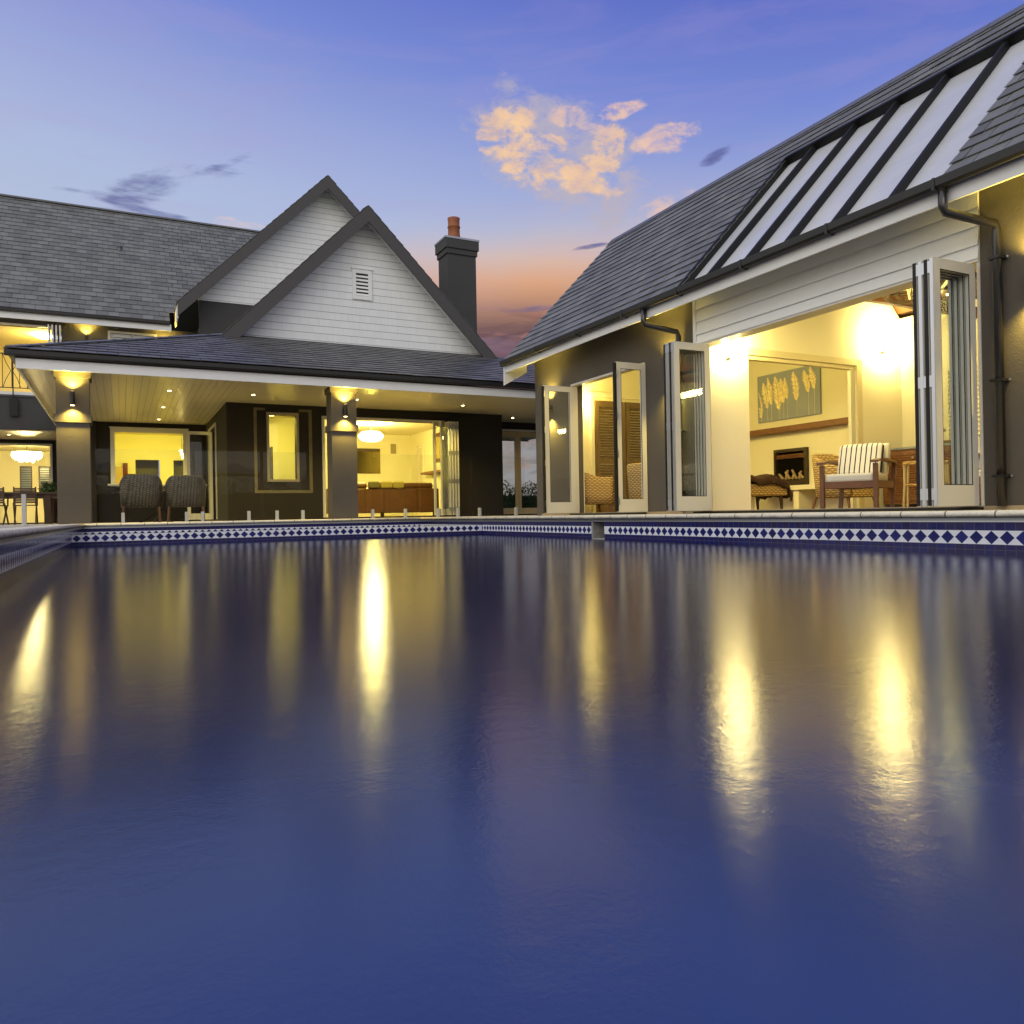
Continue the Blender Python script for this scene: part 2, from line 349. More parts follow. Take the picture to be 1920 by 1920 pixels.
# ------------------------------------------------------------------ mesh builder
class MB:
    def __init__(s): s.v = []; s.f = []
    def quad(s, *p):
        i = len(s.v); s.v += [tuple(q) for q in p]; s.f.append(tuple(range(i, i + len(p))))
    def box(s, x0, x1, y0, y1, z0, z1):
        x0, x1 = sorted((x0, x1)); y0, y1 = sorted((y0, y1)); z0, z1 = sorted((z0, z1))
        i = len(s.v)
        s.v += [(x0, y0, z0), (x1, y0, z0), (x1, y1, z0), (x0, y1, z0), (x0, y0, z1), (x1, y0, z1), (x1, y1, z1), (x0, y1, z1)]
        s.f += [tuple(i + k for k in q) for q in ((0, 3, 2, 1), (4, 5, 6, 7), (0, 1, 5, 4), (1, 2, 6, 5), (2, 3, 7, 6), (3, 0, 4, 7))]
        return s
    def obox(s, O, A, B, Cc):   # corner + three edge vectors
        O, A, B, Cc = map(Vector, (O, A, B, Cc)); i = len(s.v)
        s.v += [tuple(p) for p in (O, O + A, O + A + B, O + B, O + Cc, O + A + Cc, O + A + B + Cc, O + B + Cc)]
        s.f += [tuple(i + k for k in q) for q in ((0, 3, 2, 1), (4, 5, 6, 7), (0, 1, 5, 4), (1, 2, 6, 5), (2, 3, 7, 6), (3, 0, 4, 7))]
        return s
    def beam(s, p, q, w, h, upv=(0, 0, 1)):
        p, q = Vector(p), Vector(q); d = (q - p); L = d.normalized(); a = L.cross(Vector(upv))
        if a.length < 1e-4: a = L.cross(Vector((0, 1, 0)))
        a.normalize(); bb = a.cross(L)
        return s.obox(p - a * w / 2 - bb * h / 2, d, a * w, bb * h)
    def tube(s, pts, r, n=10, caps=True):
        pts = [Vector(p) for p in pts]; rs = r if isinstance(r, (list, tuple)) else [r] * len(pts)
        rings = []; prev = None
        for k, p in enumerate(pts):
            d = (pts[min(k + 1, len(pts) - 1)] - pts[max(k - 1, 0)]).normalized()
            a = (prev - d * prev.dot(d)) if prev is not None else (d.orthogonal())
            a.normalize(); prev = a; bb = d.cross(a); i = len(s.v)
            for j in range(n):
                t = 2 * math.pi * j / n
                s.v.append(tuple(p + (a * math.cos(t) + bb * math.sin(t)) * rs[k]))
            rings.append(i)
        for k in range(len(pts) - 1):
            for j in range(n):
                s.f.append((rings[k] + j, rings[k] + (j + 1) % n, rings[k + 1] + (j + 1) % n, rings[k + 1] + j))
        if caps:
            s.f.append(tuple(rings[0] + j for j in reversed(range(n)))); s.f.append(tuple(rings[-1] + j for j in range(n)))
        return s
    def lathe(s, c, prof, n=24):
        c = Vector(c); i = len(s.v)
        for r, z in prof:
            for j in range(n):
                t = 2 * math.pi * j / n; s.v.append((c.x + r * math.cos(t), c.y + r * math.sin(t), c.z + z))
        for k in range(len(prof) - 1):
            for j in range(n):
                s.f.append((i + k * n + j, i + k * n + (j + 1) % n, i + (k + 1) * n + (j + 1) % n, i + (k + 1) * n + j))
        s.f.append(tuple(i + j for j in reversed(range(n)))); s.f.append(tuple(i + (len(prof) - 1) * n + j for j in range(n)))
        return s
    def prism(s, poly, D):      # poly 3d points, extruded by D
        D = Vector(D); n = len(poly); i = len(s.v)
        s.v += [tuple(Vector(p)) for p in poly] + [tuple(Vector(p) + D) for p in poly]
        s.f.append(tuple(i + k for k in reversed(range(n)))); s.f.append(tuple(i + n + k for k in range(n)))
        for k in range(n): s.f.append((i + k, i + (k + 1) % n, i + n + (k + 1) % n, i + n + k))
        return s
    def panel(s, O, U, Vv, T, w, h, holes=()):   # slab in frame with rectangular holes
        O, U, Vv, T = map(Vector, (O, U, Vv, T))
        us = sorted({0, w} | {min(max(x, 0), w) for q in holes for x in q[:2]}); vs = sorted({0, h} | {min(max(x, 0), h) for q in holes for x in q[2:]})
        occ = lambda a, b: not any(q[0] < a < q[1] and q[2] < b < q[3] for q in holes)
        P = lambda u, v, t: tuple(O + U * u + Vv * v + T * t)
        nu, nv = len(us) - 1, len(vs) - 1
        g = [[occ((us[i] + us[i + 1]) / 2, (vs[j] + vs[j + 1]) / 2) for j in range(nv)] for i in range(nu)]
        at = lambda i, j: 0 <= i < nu and 0 <= j < nv and g[i][j]
        for i in range(nu):
            for j in range(nv):
                if not g[i][j]: continue
                a, b_, c_, d = us[i], us[i + 1], vs[j], vs[j + 1]
                s.quad(P(a, c_, 0), P(a, d, 0), P(b_, d, 0), P(b_, c_, 0)); s.quad(P(a, c_, 1), P(b_, c_, 1), P(b_, d, 1), P(a, d, 1))
                if not at(i - 1, j): s.quad(P(a, c_, 0), P(a, c_, 1), P(a, d, 1), P(a, d, 0))
                if not at(i + 1, j): s.quad(P(b_, c_, 0), P(b_, d, 0), P(b_, d, 1), P(b_, c_, 1))
                if not at(i, j - 1): s.quad(P(a, c_, 0), P(b_, c_, 0), P(b_, c_, 1), P(a, c_, 1))
                if not at(i, j + 1): s.quad(P(a, d, 0), P(a, d, 1), P(b_, d, 1), P(b_, d, 0))
        return s
    def wallX(s, x0, x1, y0, y1, z0, z1, holes=()):
        return s.panel((x0, y0, z0), (0, 1, 0), (0, 0, 1), (x1 - x0, 0, 0), y1 - y0, z1 - z0, [(a - y0, b - y0, c - z0, d - z0) for a, b, c, d in holes])
    def wallY(s, y0, y1, x0, x1, z0, z1, holes=()):
        return s.panel((x0, y0, z0), (1, 0, 0), (0, 0, 1), (0, y1 - y0, 0), x1 - x0, z1 - z0, [(a - x0, b - x0, c - z0, d - z0) for a, b, c, d in holes])
    def slates(s, O, U, Vv, L, sw, gauge, segs, seed=1):
        O, U, Vv = map(Vector, (O, U, Vv)); Nn = U.cross(Vv)
        if Nn.z < 0: Nn = -Nn
        rnd = random.Random(seed); k = 0
        P = lambda u, v, h: tuple(O + U * u + Vv * v + Nn * h)
        while k * gauge < L - .02:
            v0 = k * gauge; v1 = min(L, v0 + gauge * 1.18); off = (k % 2) * sw * .5 + rnd.uniform(-.02, .02)
            for (a0, b0, a1, b1) in segs(v0, v1):
                lo = min(a0, a1); hi = max(b0, b1)
                u = math.floor((lo - off) / sw) * sw + off
                while u < hi:
                    ua, ub = u + .005, u + sw - .005 + rnd.uniform(-.003, .0)
                    p0, p1 = max(ua, a0), min(ub, b0); q0, q1 = max(ua, a1), min(ub, b1)
                    u += sw
                    if p1 - p0 < .015: continue
                    if q1 < q0: q0 = q1 = min(max((q0 + q1) / 2, p0), p1)
                    hb = .026 + rnd.uniform(-.003, .004); ht = .006; th = .010
                    i = len(s.v); dv = rnd.uniform(-.004, .004)
                    s.v += [P(p0, v0 + dv, hb), P(p1, v0 + dv, hb), P(q1, v1, ht), P(q0, v1, ht), P(p0, v0 + dv, hb - th), P(p1, v0 + dv, hb - th), P(q1, v1, ht - .004), P(q0, v1, ht - .004)]
                    s.f += [(i, i + 1, i + 2, i + 3), (i + 4, i + 5, i + 1, i), (i + 5, i + 6, i + 2, i + 1), (i + 7, i + 4, i, i + 3)]
            k += 1
        return s
    def build(s, name, m, parent=None, smooth=False, bevel=0., subd=0):
        me = bpy.data.meshes.new(name); me.from_pydata(s.v, [], s.f); me.update()
        o = bpy.data.objects.new(name, me); COL.objects.link(o)
        for mm in (m if isinstance(m, (list, tuple)) else [m]): me.materials.append(mm)
        if parent is not None: o.parent = parent
        if smooth:
            for p in me.polygons: p.use_smooth = True
        if bevel:
            b = o.modifiers.new('bevel', 'BEVEL'); b.width = bevel; b.segments = 2; b.limit_method = 'ANGLE'; b.angle_limit = R(40)
        if subd:
            b = o.modifiers.new('subd', 'SUBSURF'); b.levels = subd; b.render_levels = subd
        return o
def tag(o, label=None, cat=None, group=None, kind=None):
    for k, v in (('label', label), ('category', cat), ('group', group), ('kind', kind)):
        if v: o[k] = v
    return o
def thing(name, label, cat, loc=(0, 0, 0), rz=0., group=None):
    o = bpy.data.objects.new(name, None); COL.objects.link(o); o.location = loc; o.rotation_euler = (0, 0, rz)
    o.empty_display_size = .2
    return tag(o, label, cat, group)
def copy_tree(o, parent=None):
    c = o.copy(); COL.objects.link(c)
    if parent: c.parent = parent
    for ch in [x for x in COL.objects if x.parent == o]: copy_tree(ch, c)
    return c
def box(*a): return MB().box(*a)
def light(kind, loc, e, color=(1, .80, .30), parent=None, rad=.05, aim=None, spot=None, blend=.6, size=None):
    d = bpy.data.lights.new("lamp_light", kind); d.energy = e; d.color = color
    if kind == 'AREA': d.size = size or .3
    else: d.shadow_soft_size = rad
    if kind == 'SPOT': d.spot_size = spot; d.spot_blend = blend
    o = bpy.data.objects.new("lamp_light", d); COL.objects.link(o); o.location = loc
    if aim: o.rotation_euler = Vector(aim).to_track_quat('-Z', 'Y').to_euler()
    if parent: o.parent = parent
    return o
WARM = (1, .72, .13); ROOM = (1, .82, .26); LIV = (1, .83, .12)

# ================================================================== SETTING
PX0, PX1, PY0, PY1, SP = -.65, 6.0, -6., 13.1, 16.3
WZ = -.338
g = MB(); g.panel((-250, -250, -.12), (1, 0, 0), (0, 1, 0), (0, 0, .05), 500, 500, [(250 + PX0 - .25, 250 + PX1 + .25, 250 + PY0 - .3, 250 + SP + .2)])
tag(g.build('ground', m_lawn), kind='structure')
d = MB(); d.panel((-13, -8, -.068), (1, 0, 0), (0, 1, 0), (0, 0, .064), 27, 48, [(13 + PX0 - .18, 13 + PX1 + .18, 8 + PY0 - .18, 8 + SP + .18)])
dk = d.build('pool_deck', m_concrete); tag(dk, kind='structure')
t, b, oc = hook(m_concrete)
bkk = t.add("ShaderNodeTexBrick"); t.put(bkk.inputs[0], oc); bkk.offset = .5
for k, v in (('Scale', 1), ('Mortar Size', .004), ('Brick Width', .6), ('Row Height', .4)): bkk.inputs[k].default_value = v
src = b.inputs['Base Color'].links[0].from_socket
t.put(b.inputs['Base Color'], t.mix(t.math('MULTIPLY', bkk.outputs['Fac'], .7), src, (.12, .11, .09)))
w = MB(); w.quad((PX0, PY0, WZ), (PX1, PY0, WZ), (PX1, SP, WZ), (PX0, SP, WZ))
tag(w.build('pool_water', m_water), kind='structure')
tag(box(PX0 - .2, PX1 + .2, PY0 - .2, SP + .2, -1.7, -1.6).build('pool_floor', m_tileX), kind='structure')

def bullnose(p, q, inward, m, name):
    # a coping run: slab with a rounded nose overhanging the water
    p, q, n = Vector(p), Vector(q), Vector(inward); r = .0275
    prof = [(-.19, 0), (0, 0)] + [(r * math.sin(a) , -r + r * math.cos(a)) for a in [k * math.pi / 10 for k in range(1, 10)]] + [(0, -2 * r), (-.19, -2 * r)]
    poly = [p + n * a + Vector((0, 0, z)) for a, z in prof]
    o = MB().prism(poly, q - p).build(name, m); 
    for f in o.data.polygons: f.use_smooth = len(f.vertices) == 4 and abs(f.normal.z) < .99
    return o
ov = .03
for nm, p, q, n, m in (('pool_coping', (PX1 - ov, PY0, 0), (PX1 - ov, SP - ov - .0, 0), (-1, 0, 0), m_copY), ('pool_coping', (PX0 + ov, PY0, 0), (PX0 + ov, SP - ov, 0), (1, 0, 0), m_copY),
                       ('pool_coping', (PX0 - .16, SP - ov + .028, 0), (PX1 + .16, SP - ov + .028, 0), (0, -1, 0), m_copX)):
    tag(bullnose(p, q, n, m, nm), kind='structure')

def pool_wall(axis, fixed, a, b_, face, skip=None):
    # strip, tile course, diamond border, tile course; face = +-1 direction to the water
    o = thing('pool_wall', None, None); tag(o, kind='structure')
    def bx(l0, l1, z0, z1, proud, m, nm):
        c = fixed - face * .2; f = fixed + face * proud
        mb = MB()
        mb.box(*((min(c, f), max(c, f), l0, l1) if axis == 'Y' else (l0, l1, min(c, f), max(c, f))), z0, z1)
        mb.build(nm, m, o)
    segs = [(a, b_)] if not skip else [(a, skip[0]), (skip[1], b_)]
    tm = m_tileY if axis == 'Y' else m_tileX
    bx(a, b_, -.079, -.055, 0, m_lead, 'mortar_strip'); bx(a, b_, -.090, -.079, .006, m_alu, 'edge_strip')
    for l0, l1 in segs:
        bx(l0, l1, -.155, -.090, 0, tm, 'tile_course'); bx(l0, l1, -.263, -.155, .001, m_tri, 'border_band')
        bx(l0, l1, -.55, -.263, 0, tm, 'tile_course')
        mb = MB(); pitch = .1185; n = int((l1 - l0) / pitch); zc = -.209; hw = .055; hh = .053
        for k in range(n + 1):
            c = l0 + .06 + k * pitch
            if c + hw > l1: break
            pts = [(c, zc - hh), (c + hw, zc), (c, zc + hh), (c - hw, zc)]
            e = .0005
            poly = [((fixed + face * .001, u, z) if axis == 'Y' else (u, fixed + face * .001, z)) for u, z in pts]
            mb.prism(poly, (face * e, 0, 0) if axis == 'Y' else (0, face * e, 0))
        mb.build('diamond_tiles', m_dia, o)
    return o
pool_wall('Y', PX1, PY0, SP, -1, (9.02, 9.36)); pool_wall('Y', PX0, PY0, SP, 1)
pool_wall('X', SP, PX0, PX1, -1)
# low spa wall in front of the far wall
lw = thing('spa_wall', None, None); tag(lw, kind='structure')
MB().box(PX0, PX1, PY1, PY1 + .16, -.159, -.156).build('wall_cap', m_tri, lw)
MB().box(PX0, PX1, PY1 + .001, PY1 + .16, -.263, -.159).build('border_band', m_tri, lw)
MB().box(PX0, PX1, PY1 + .002, PY1 + .16, -.6, -.263).build('tile_course', m_tileX, lw)
mb = MB()
for k in range(60):
    c = PX0 + .06 + k * .1245
    if c > PX1 - .05: break
    mb.prism([(c + a, PY1 + .0008, -.211 + z) for a, z in ((0, -.051), (.057, 0), (0, .051), (-.057, 0))], (0, -.001, 0))
mb.build('diamond_tiles', m_dia, lw)
sk = thing('pool_skimmer', 'square skimmer opening with pale stone lining in the right pool wall', 'skimmer', (6.0, 9.02, -.4))
MB().box(.20, .24, .002, .338, 0, .31).box(0.005, .20, .298, .338, 0, .31).build('marble_lining', m_marble, sk)
MB().box(.0, .20, .004, .296, .02, .07).build('weir_flap', m_stonecap, sk)

# ================================================================== POOL HOUSE
PH = thing('pool_house', 'grey rendered pool house with steep slate roof, long skylight and open folding doors', 'house', (0, 0, 0))
FX, BXX, EY, SY = 7.45, 11.90, 13.6, -1.4      # facade, back wall, far end, near end
A0, A1, B0, B1 = 9.96, 12.19, 4.60, 8.75
MB().wallX(FX, FX + .22, SY, EY, -.004, 3.084, [(A0, A1, .035, 2.40), (B0, B1, .035, 3.084)]).build('facade_wall', m_render, PH)
MB().wallX(BXX, BXX + .2, SY, EY, -.004, 3.2).build('rear_wall', m_render, PH)
slope = R(46.33); cs, sn = math.cos(slope), math.sin(slope)
EX, EZ, RX, RZ = 6.95, 3.12, 9.64, 5.935
def gable_poly(y): return [(FX + .22, y, -.004), (BXX, y, -.004), (BXX, y, EZ - .12 + .45 * sn / cs), (RX, y, RZ - .16), (FX + .22, y, EZ - .12 + .6 * sn / cs)]
MB().prism(gable_poly(EY - .22), (0, .22, 0)).build('far_gable_wall', m_render, PH)
MB().prism([(x, y, z) for x, y, z in gable_poly(SY)], (0, .2, 0)).build('near_gable_wall', m_render, PH)
MB().box(FX - .02, BXX, SY + .2, EY - .22, -.004, .035).build('interior_floor', m_floor, PH)
MB().box(FX - .10, FX - .02, B0, B1, 0, .026).box(FX - .10, FX - .02, A0, A1, 0, .026).build('door_track', m_bronze, PH)
# interior linings
MB().wallX(FX + .222, FX + .235, SY + .2, EY - .22, .036, 3.3, [(A0, A1, .037, 2.40), (B0, B1, .037, 2.43)]).build('interior_front_wall', m_wwall, PH)
MB().wallX(BXX - .02, BXX - .002, SY + .2, EY - .22, .036, 3.24).build('interior_rear_wall', m_wwall, PH)
cw = MB()   # cross wall at Y 8.7 with the wide opening
cw.wallY(8.72, 8.86, FX + .236, BXX - .02, .036, 3.2, [(8.43, 10.76, .037, 2.36)])
cw.prism([(FX + .236, 8.72, 3.2), (BXX - .02, 8.72, 3.2), (BXX - .02, 8.72, 3.22), (RX, 8.72, RZ - .25), (FX + .236, 8.72, 3.34)], (0, .14, 0))
cw.build('cross_wall', m_wwall, PH)
tr = MB(); tr.box(8.40, 10.88, 8.695, 8.72, 2.36, 2.46); tr.box(10.76, 10.88, 8.695, 8.72, .037, 2.36); tr.box(8.43, 10.76, 8.73, 8.82, 2.30, 2.355)
tr.build('opening_trim', mat('cream_trim', (.66, .58, .38), .5), PH)
MB().box(10.66, 10.755, 8.74, 8.80, .037, 2.30).build('sliding_door_edge', m_frame, PH)
MB().wallY(EY - .245, EY - .222, FX + .236, BXX - .02, .036, 3.2).build('interior_end_wall', m_wwall, PH)
MB().wallY(SY + .2, SY + .22, FX + .236, BXX - .02, .036, 3.2).build('interior_near_wall', m_wwall, PH)
# vaulted timber ceiling
for x0, z0, x1, z1 in ((FX + .10, EZ - .12 + .6 * sn / cs - .22, RX, RZ - .24), (BXX, EZ - .16 + .45 * sn / cs - .10, RX, RZ - .24)):
    MB().prism([(x0, SY + .2, z0), (x1, SY + .2, z1), (x1, SY + .2, z1 + .03), (x0, SY + .2, z0 + .03)], (0, EY - SY - .42, 0)).build('vaulted_ceiling', m_rafter, PH)
for y in (.6, 3.1, 5.6, 7.4):
    MB().beam((FX + .24, y, 3.02), (BXX - .02, y, 3.02), .09, .16).build('tie_beam', m_rafter, PH)
for k in range(1):
    MB().box(RX - .05, RX + .05, SY + .2, EY - .2, RZ - .42, RZ - .25).build('ridge_beam', m_rafter, PH)
# roof: structure, slates, ridge, skylight
U, Vp, Vn = Vector((0, 1, 0)), Vector((cs, 0, sn)), Vector((-cs, 0, sn)); RY0, RY1 = -1.9, 14.0
SL = (RX - EX) / cs
S0, S1, SV = 4.65, 8.45, 2.97
Nr = Vector((-sn, 0, cs))
MB().panel(Vector((EX, RY0, EZ)) - Nr * .10, U, Vp, Nr * .099, RY1 - RY0, SL, [(S0 - RY0, S1 - RY0, -.1, SV)]).build('roof_deck', m_blackm, PH)
Nl = Vector((sn, 0, cs))
MB().panel(Vector((RX + (RX - EX), RY0, EZ)) - Nl * .10, U, Vn, Nl * .099, RY1 - RY0, SL).build('roof_deck', m_dwood, PH)
def seg_sky(v0, v1):
    full = RY1 - RY0; vm = (v0 + v1) / 2
    if v0 < SV - .02: return [(0, S0 - RY0, 0, S0 - RY0), (S1 - RY0, full, S1 - RY0, full)]
    return [(0, full, 0, full)]
sl = MB().slates((EX, RY0, EZ), U, Vp, SL, .285, .2163, seg_sky, 3).build('roof_slates', m_slate, PH)
MB().slates((2 * RX - EX, RY0, EZ), U, Vn, SL, .285, .2163, lambda a, b: [(0, RY1 - RY0, 0, RY1 - RY0)], 4).build('roof_slates', m_slate, PH)
rg = MB()
y = RY0
while y < RY1 - .02:
    y1 = min(y + .45, RY1)
    for sg, NN in ((-1, Nr), (1, Nl)):
        rg.obox(Vector((RX, y + .006, RZ + .035)), (sg * cs * .17, 0, -sn * .17), (0, y1 - y - .012, 0), NN * .012)
    y = y1
rg.build('ridge_capping', m_ridge, PH)
sy = MB()
go = Vector((EX, 0, EZ)) - Nr * .085
MB().obox(go + Vector((0, S0, 0)) + Vp * .0, (0, S1 - S0, 0), Vp * SV, Nr * .012).build('skylight_glass', m_skyl, PH)
for yb in (5.22, 5.93, 6.60, 7.24, 7.94):
    MB().obox(go + Vector((0, yb - .024, 0)) + Nr * .012, (0, .048, 0), Vp * SV, Nr * .085).build('skylight_bar', mat('dark_glazing_bar', (.010, .010, .012), .55, spec=.25), PH)
MB().obox(go + Vector((0, S1 + .002, 0)) - Nr * .03, (0, .05, 0), Vp * (SV + .06), Nr * .155).build('skylight_curb', m_blackm, PH)
MB().obox(go + Vector((0, S0, 0)) + Vp * (SV + .002) - Nr * .03, (0, S1 - S0, 0), Vp * .06, Nr * .165).build('skylight_curb', m_blackm, PH)
# gutter, fascia, soffit
def half_gutter(mb, p, q, outw, r=.055):
    p, q, n = Vector(p), Vector(q), Vector(outw)
    prof = [(0, 0), (0, -.085), (.03, -.10), (.085, -.10), (.11, -.075), (.115, 0), (.105, 0), (.10, -.07), (.08, -.09), (.035, -.09), (.01, -.08), (.01, 0)]
    mb.prism([p + n * a + Vector((0, 0, z)) for a, z in prof], q - p)
gt = MB(); half_gutter(gt, (6.985, RY0, 3.125), (6.985, RY1 + .02, 3.125), (-1, 0, 0)); G = gt.build('gutter', m_dark, PH)
for y in (4.66, 5.9, 7.2, 8.45, 9.75, 11.1, 12.5): MB().box(6.866, 6.990, y, y + .03, 3.018, 3.13).build('gutter_bracket', m_dark, G)
MB().box(6.987, 7.012, RY0 + .05, 14.0, 2.90, 3.084).build('fascia_board', m_white, PH)
MB().box(7.012, FX + .10, RY0 + .05, 13.98, 3.085, 3.10).build('soffit', m_white, PH)
MB().prism([(6.95, 13.975, 3.03), (6.95, 13.975, 2.64), (7.47, 13.975, 2.93), (7.47, 13.975, 3.25)], (0, .035, 0)).build('eave_return', m_white, PH)
vb = MB(); vb.obox(Vector((EX, RY1 - .02, EZ)) - Nr * .26, (0, .03, 0), Vp * SL, Nr * .16); vb.obox(Vector((2 * RX - EX, RY1 - .02, EZ)) - Nl * .26, (0, .03, 0), Vn * SL, Nl * .16)
vb.build('verge_board', m_white, PH)
# weatherboards over the wide opening
sb = MB(); zs = [2.435, 2.565, 2.745, 2.925, 3.084]
for z0, z1 in zip(zs[:-1], zs[1:]):
    sb.prism([(FX - .005, B0 - .0, z0), (FX - .042, B0, z0 - .006), (FX - .018, B0, z1), (FX - .005, B0, z1)], (0, B1 - B0 - .06, 0))
sb.build('weatherboards', mat('white_weatherboard', (.79, .80, .77), .5, vary=(3, .05)), PH)
MB().box(FX - .045, FX - .004, B1 - .058, B1 + .0, 2.43, 3.084).build('corner_board', m_white, PH)
MB().box(FX - .004, FX + .20, B0, B1, 2.432, 3.083).build('lintel', m_wwall, PH)
MB().box(FX - .03, FX + .2, B0 + .0, B1, 2.40, 2.432).build('head_track', m_frame, PH)
MB().box(FX - .03, FX + .1, A0, A1, 2.365, 2.40).build('head_track', m_frame, PH)
MB().box(FX - .012, FX + .1, B0 - .0, B0 + .03, .036, 2.40).build('door_jamb', m_frame, PH); MB().box(FX - .012, FX + .1, A1 - .03, A1, .036, 2.365).build('door_jamb', m_frame, PH)

def door_leaf(parent, name, O, U, T, w=.60, h=2.33, th=.042, stile=.085, rail=.20, top=.10, handle=False, hinges=(), mf=None):
    """leaf: O bottom hinge corner, U unit across the width, T thickness vector direction"""
    O, U, T = map(Vector, (O, U, T)); Zv = Vector((0, 0, 1))
    f = MB().panel(O, U, Zv, T * th, w, h, [(stile, w - stile, rail, h - top)])
    fo = f.build(name, mf or m_frame, parent)
    e = MB().panel(O + T * (th * .25), U, Zv, T * (th * .5), w, h, [(stile + .012, w - stile - .012, rail + .012, h - top - .012), ])
    pg = MB().panel(O + U * (stile) + Zv * rail + T * (th - .006), U, Zv, T * .005, w - 2 * stile, h - top - rail, [(.008, w - 2 * stile - .008, .008, h - top - rail - .008)])
    pg.build('glazing_seal', m_blackm, fo)
    MB().obox(O + U * (stile + .004) + Zv * (rail + .004) + T * th * .4, U * (w - 2 * stile - .008), Zv * (h - rail - top - .008), T * .006).build('pane', m_glass, fo)
    for z, uu in hinges:
        MB().obox(O + U * (uu - .006) + Zv * z + T * .006, U * .011, Zv * .11, T * (th + .02)).build('hinge', m_alu, fo)
    if handle:
        hp = MB(); hp.obox(O + U * (w - .055) + Zv * 1.0 - T * .008, U * .03, Zv * .24, T * .01)
        hp.beam(O + U * (w - .04) + Zv * 1.13 - T * .045, O + U * (w - .17) + Zv * 1.13 - T * .045, .014, .014)
        hp.beam(O + U * (w - .04) + Zv * 1.13 - T * .05, O + U * (w - .04) + Zv * 1.13, .014, .014)
        hp.build('handle', m_alu, fo)
    return fo
mx, ny = Vector((-1, 0, 0)), Vector((0, -1, 0))
H4 = [(.12, .64), (.85, .64), (1.45, .64), (2.1, .64)]
# pair of single leaves of the far opening
l1 = door_leaf(PH, 'folding_door', (7.46, A1 - .02, .038), mx, ny, w=.64, h=2.31, stile=.10, hinges=H4)
MB().box(6.800, 6.826, A1 - .075, A1 - .01, .05, 2.33).build('dark_edge', m_blackm, l1)
l2 = door_leaf(PH, 'folding_door', (7.44, A0 + .02, .038), mx, Vector((0, -1, 0)), w=.56, h=2.335, stile=.085, hinges=[(z, .56) for z, _ in H4])
MB().box(6.850, 6.880, A0 - .03, A0 + .03, .05, 2.36).build('dark_edge', m_blackm, l2)
# folded stacks of the wide opening
def stack(y_near, n, dy, handle):
    for k in range(n):
        yy = y_near + k * dy
        lf = door_leaf(PH, 'folding_door', (7.41, yy + .04, .038), mx, ny, w=.62, h=2.33, stile=.09, hinges=[(.06, .62), (1.12, .62), (2.19, .62)] if k else [], handle=(handle and k == 0))
        MB().box(6.783, 6.7895, yy + .002, yy + .036, .045, 2.36).build('edge_strip', m_alu if k % 2 == 0 else m_blackm, lf)
stack(8.42, 4, .062, True)
stack(4.63, 4, .058, False)

# downpipes
def downpipe(y_top, y_wall, label_y):
    mb = MB(); r = .042
    mb.tube([(6.93, y_top, 3.03), (6.93, y_top, 2.86), (6.95, y_top - .01, 2.80), (7.36, y_wall, 2.68), (7.385, y_wall, 2.62), (7.385, y_wall, .03)], r, 12)
    o = mb.build('downpipe', m_pvc, PH, smooth=True)
    for z in (2.35, 1.2, .3):
        MB().box(7.325, FX - .001, y_wall - .055, y_wall + .055, z, z + .025).build('pipe_clip', m_bronze, o)
        MB().tube([(7.43, y_wall - .075, z + .012), (7.415, y_wall - .075, z + .012)], .010, 8).build('screw', m_alu, o)
downpipe(4.62, 4.40, 0); downpipe(9.28, 9.05, 0)

# louvred timber doors, mantel, built-in bench, shutters
dl = MB(); 
for x0, x1 in ((8.68, 9.42), (9.44, 10.18)):
    dl.wallY(13.30, 13.352, x0, x1, .037, 2.33, [(x0 + .09, x1 - .09, .2, 1.05), (x0 + .09, x1 - .09, 1.15, 2.2)])
    for zz in [.22 + k * .055 for k in range(15)] + [1.17 + k * .055 for k in range(19)]:
        dl.obox((x0 + .09, 13.31, zz), (x1 - x0 - .18, 0, 0), (0, .03, .03), (0, .004, -.006))
dl.build('louvred_door', mat('louvre_timber', (.14, .09, .045), .45, vary=(5, .3)), PH)
MB().box(8.58, 8.66, 13.31, 13.352, .037, 2.50).box(8.66, 10.30, 13.31, 13.352, 2.40, 2.50).build('door_trim', m_wwall, PH)
MB().box(11.66, 11.879, 9.3, 12.9, 1.56, 1.67).build('mantel_shelf', m_teak, PH, bevel=.01)
MB().box(11.35, 11.879, 8.9, 12.3, .40, .485).box(11.40, 11.879, 10.55, 10.68, .037, .40).box(11.40, 11.879, 11.55, 11.68, .037, .40).box(11.40, 11.879, 9.3, 9.43, .037, .40).build('built_in_bench', m_wwall, PH)
def shutter_X(x, y0, y1, z0, z1, parent, face=-1, m=None):
    m = m or m_wwall
    fr_ = MB().wallX(x - .03, x, y0, y1, z0, z1, [(y0 + .06, y1 - .06, z0 + .06, z1 - .06)]).build('shutter', m, parent)
    lv = MB(); z = z0 + .09
    while z < z1 - .08:
        lv.obox((x - .035, y0 + .06, z), (0, y1 - y0 - .12, 0), (.03, 0, .035), (.004, 0, -.004)); z += .07
    lv.build('louvres', m, fr_); return fr_
shutter_X(11.878, 7.3, 7.93, .98, 2.26, PH); shutter_X(11.878, 6.6, 7.25, .98, 2.26, PH); shutter_X(11.878, 4.9, 5.9, .98, 2.26, PH)
MB().box(11.870, 11.879, 9.08, 9.18, 1.28, 1.44).build('light_switch', m_switch, PH)
MB().box(11.10, 11.17, 8.708, 8.719, 1.02, 1.13).build('light_switch', m_switch, PH)

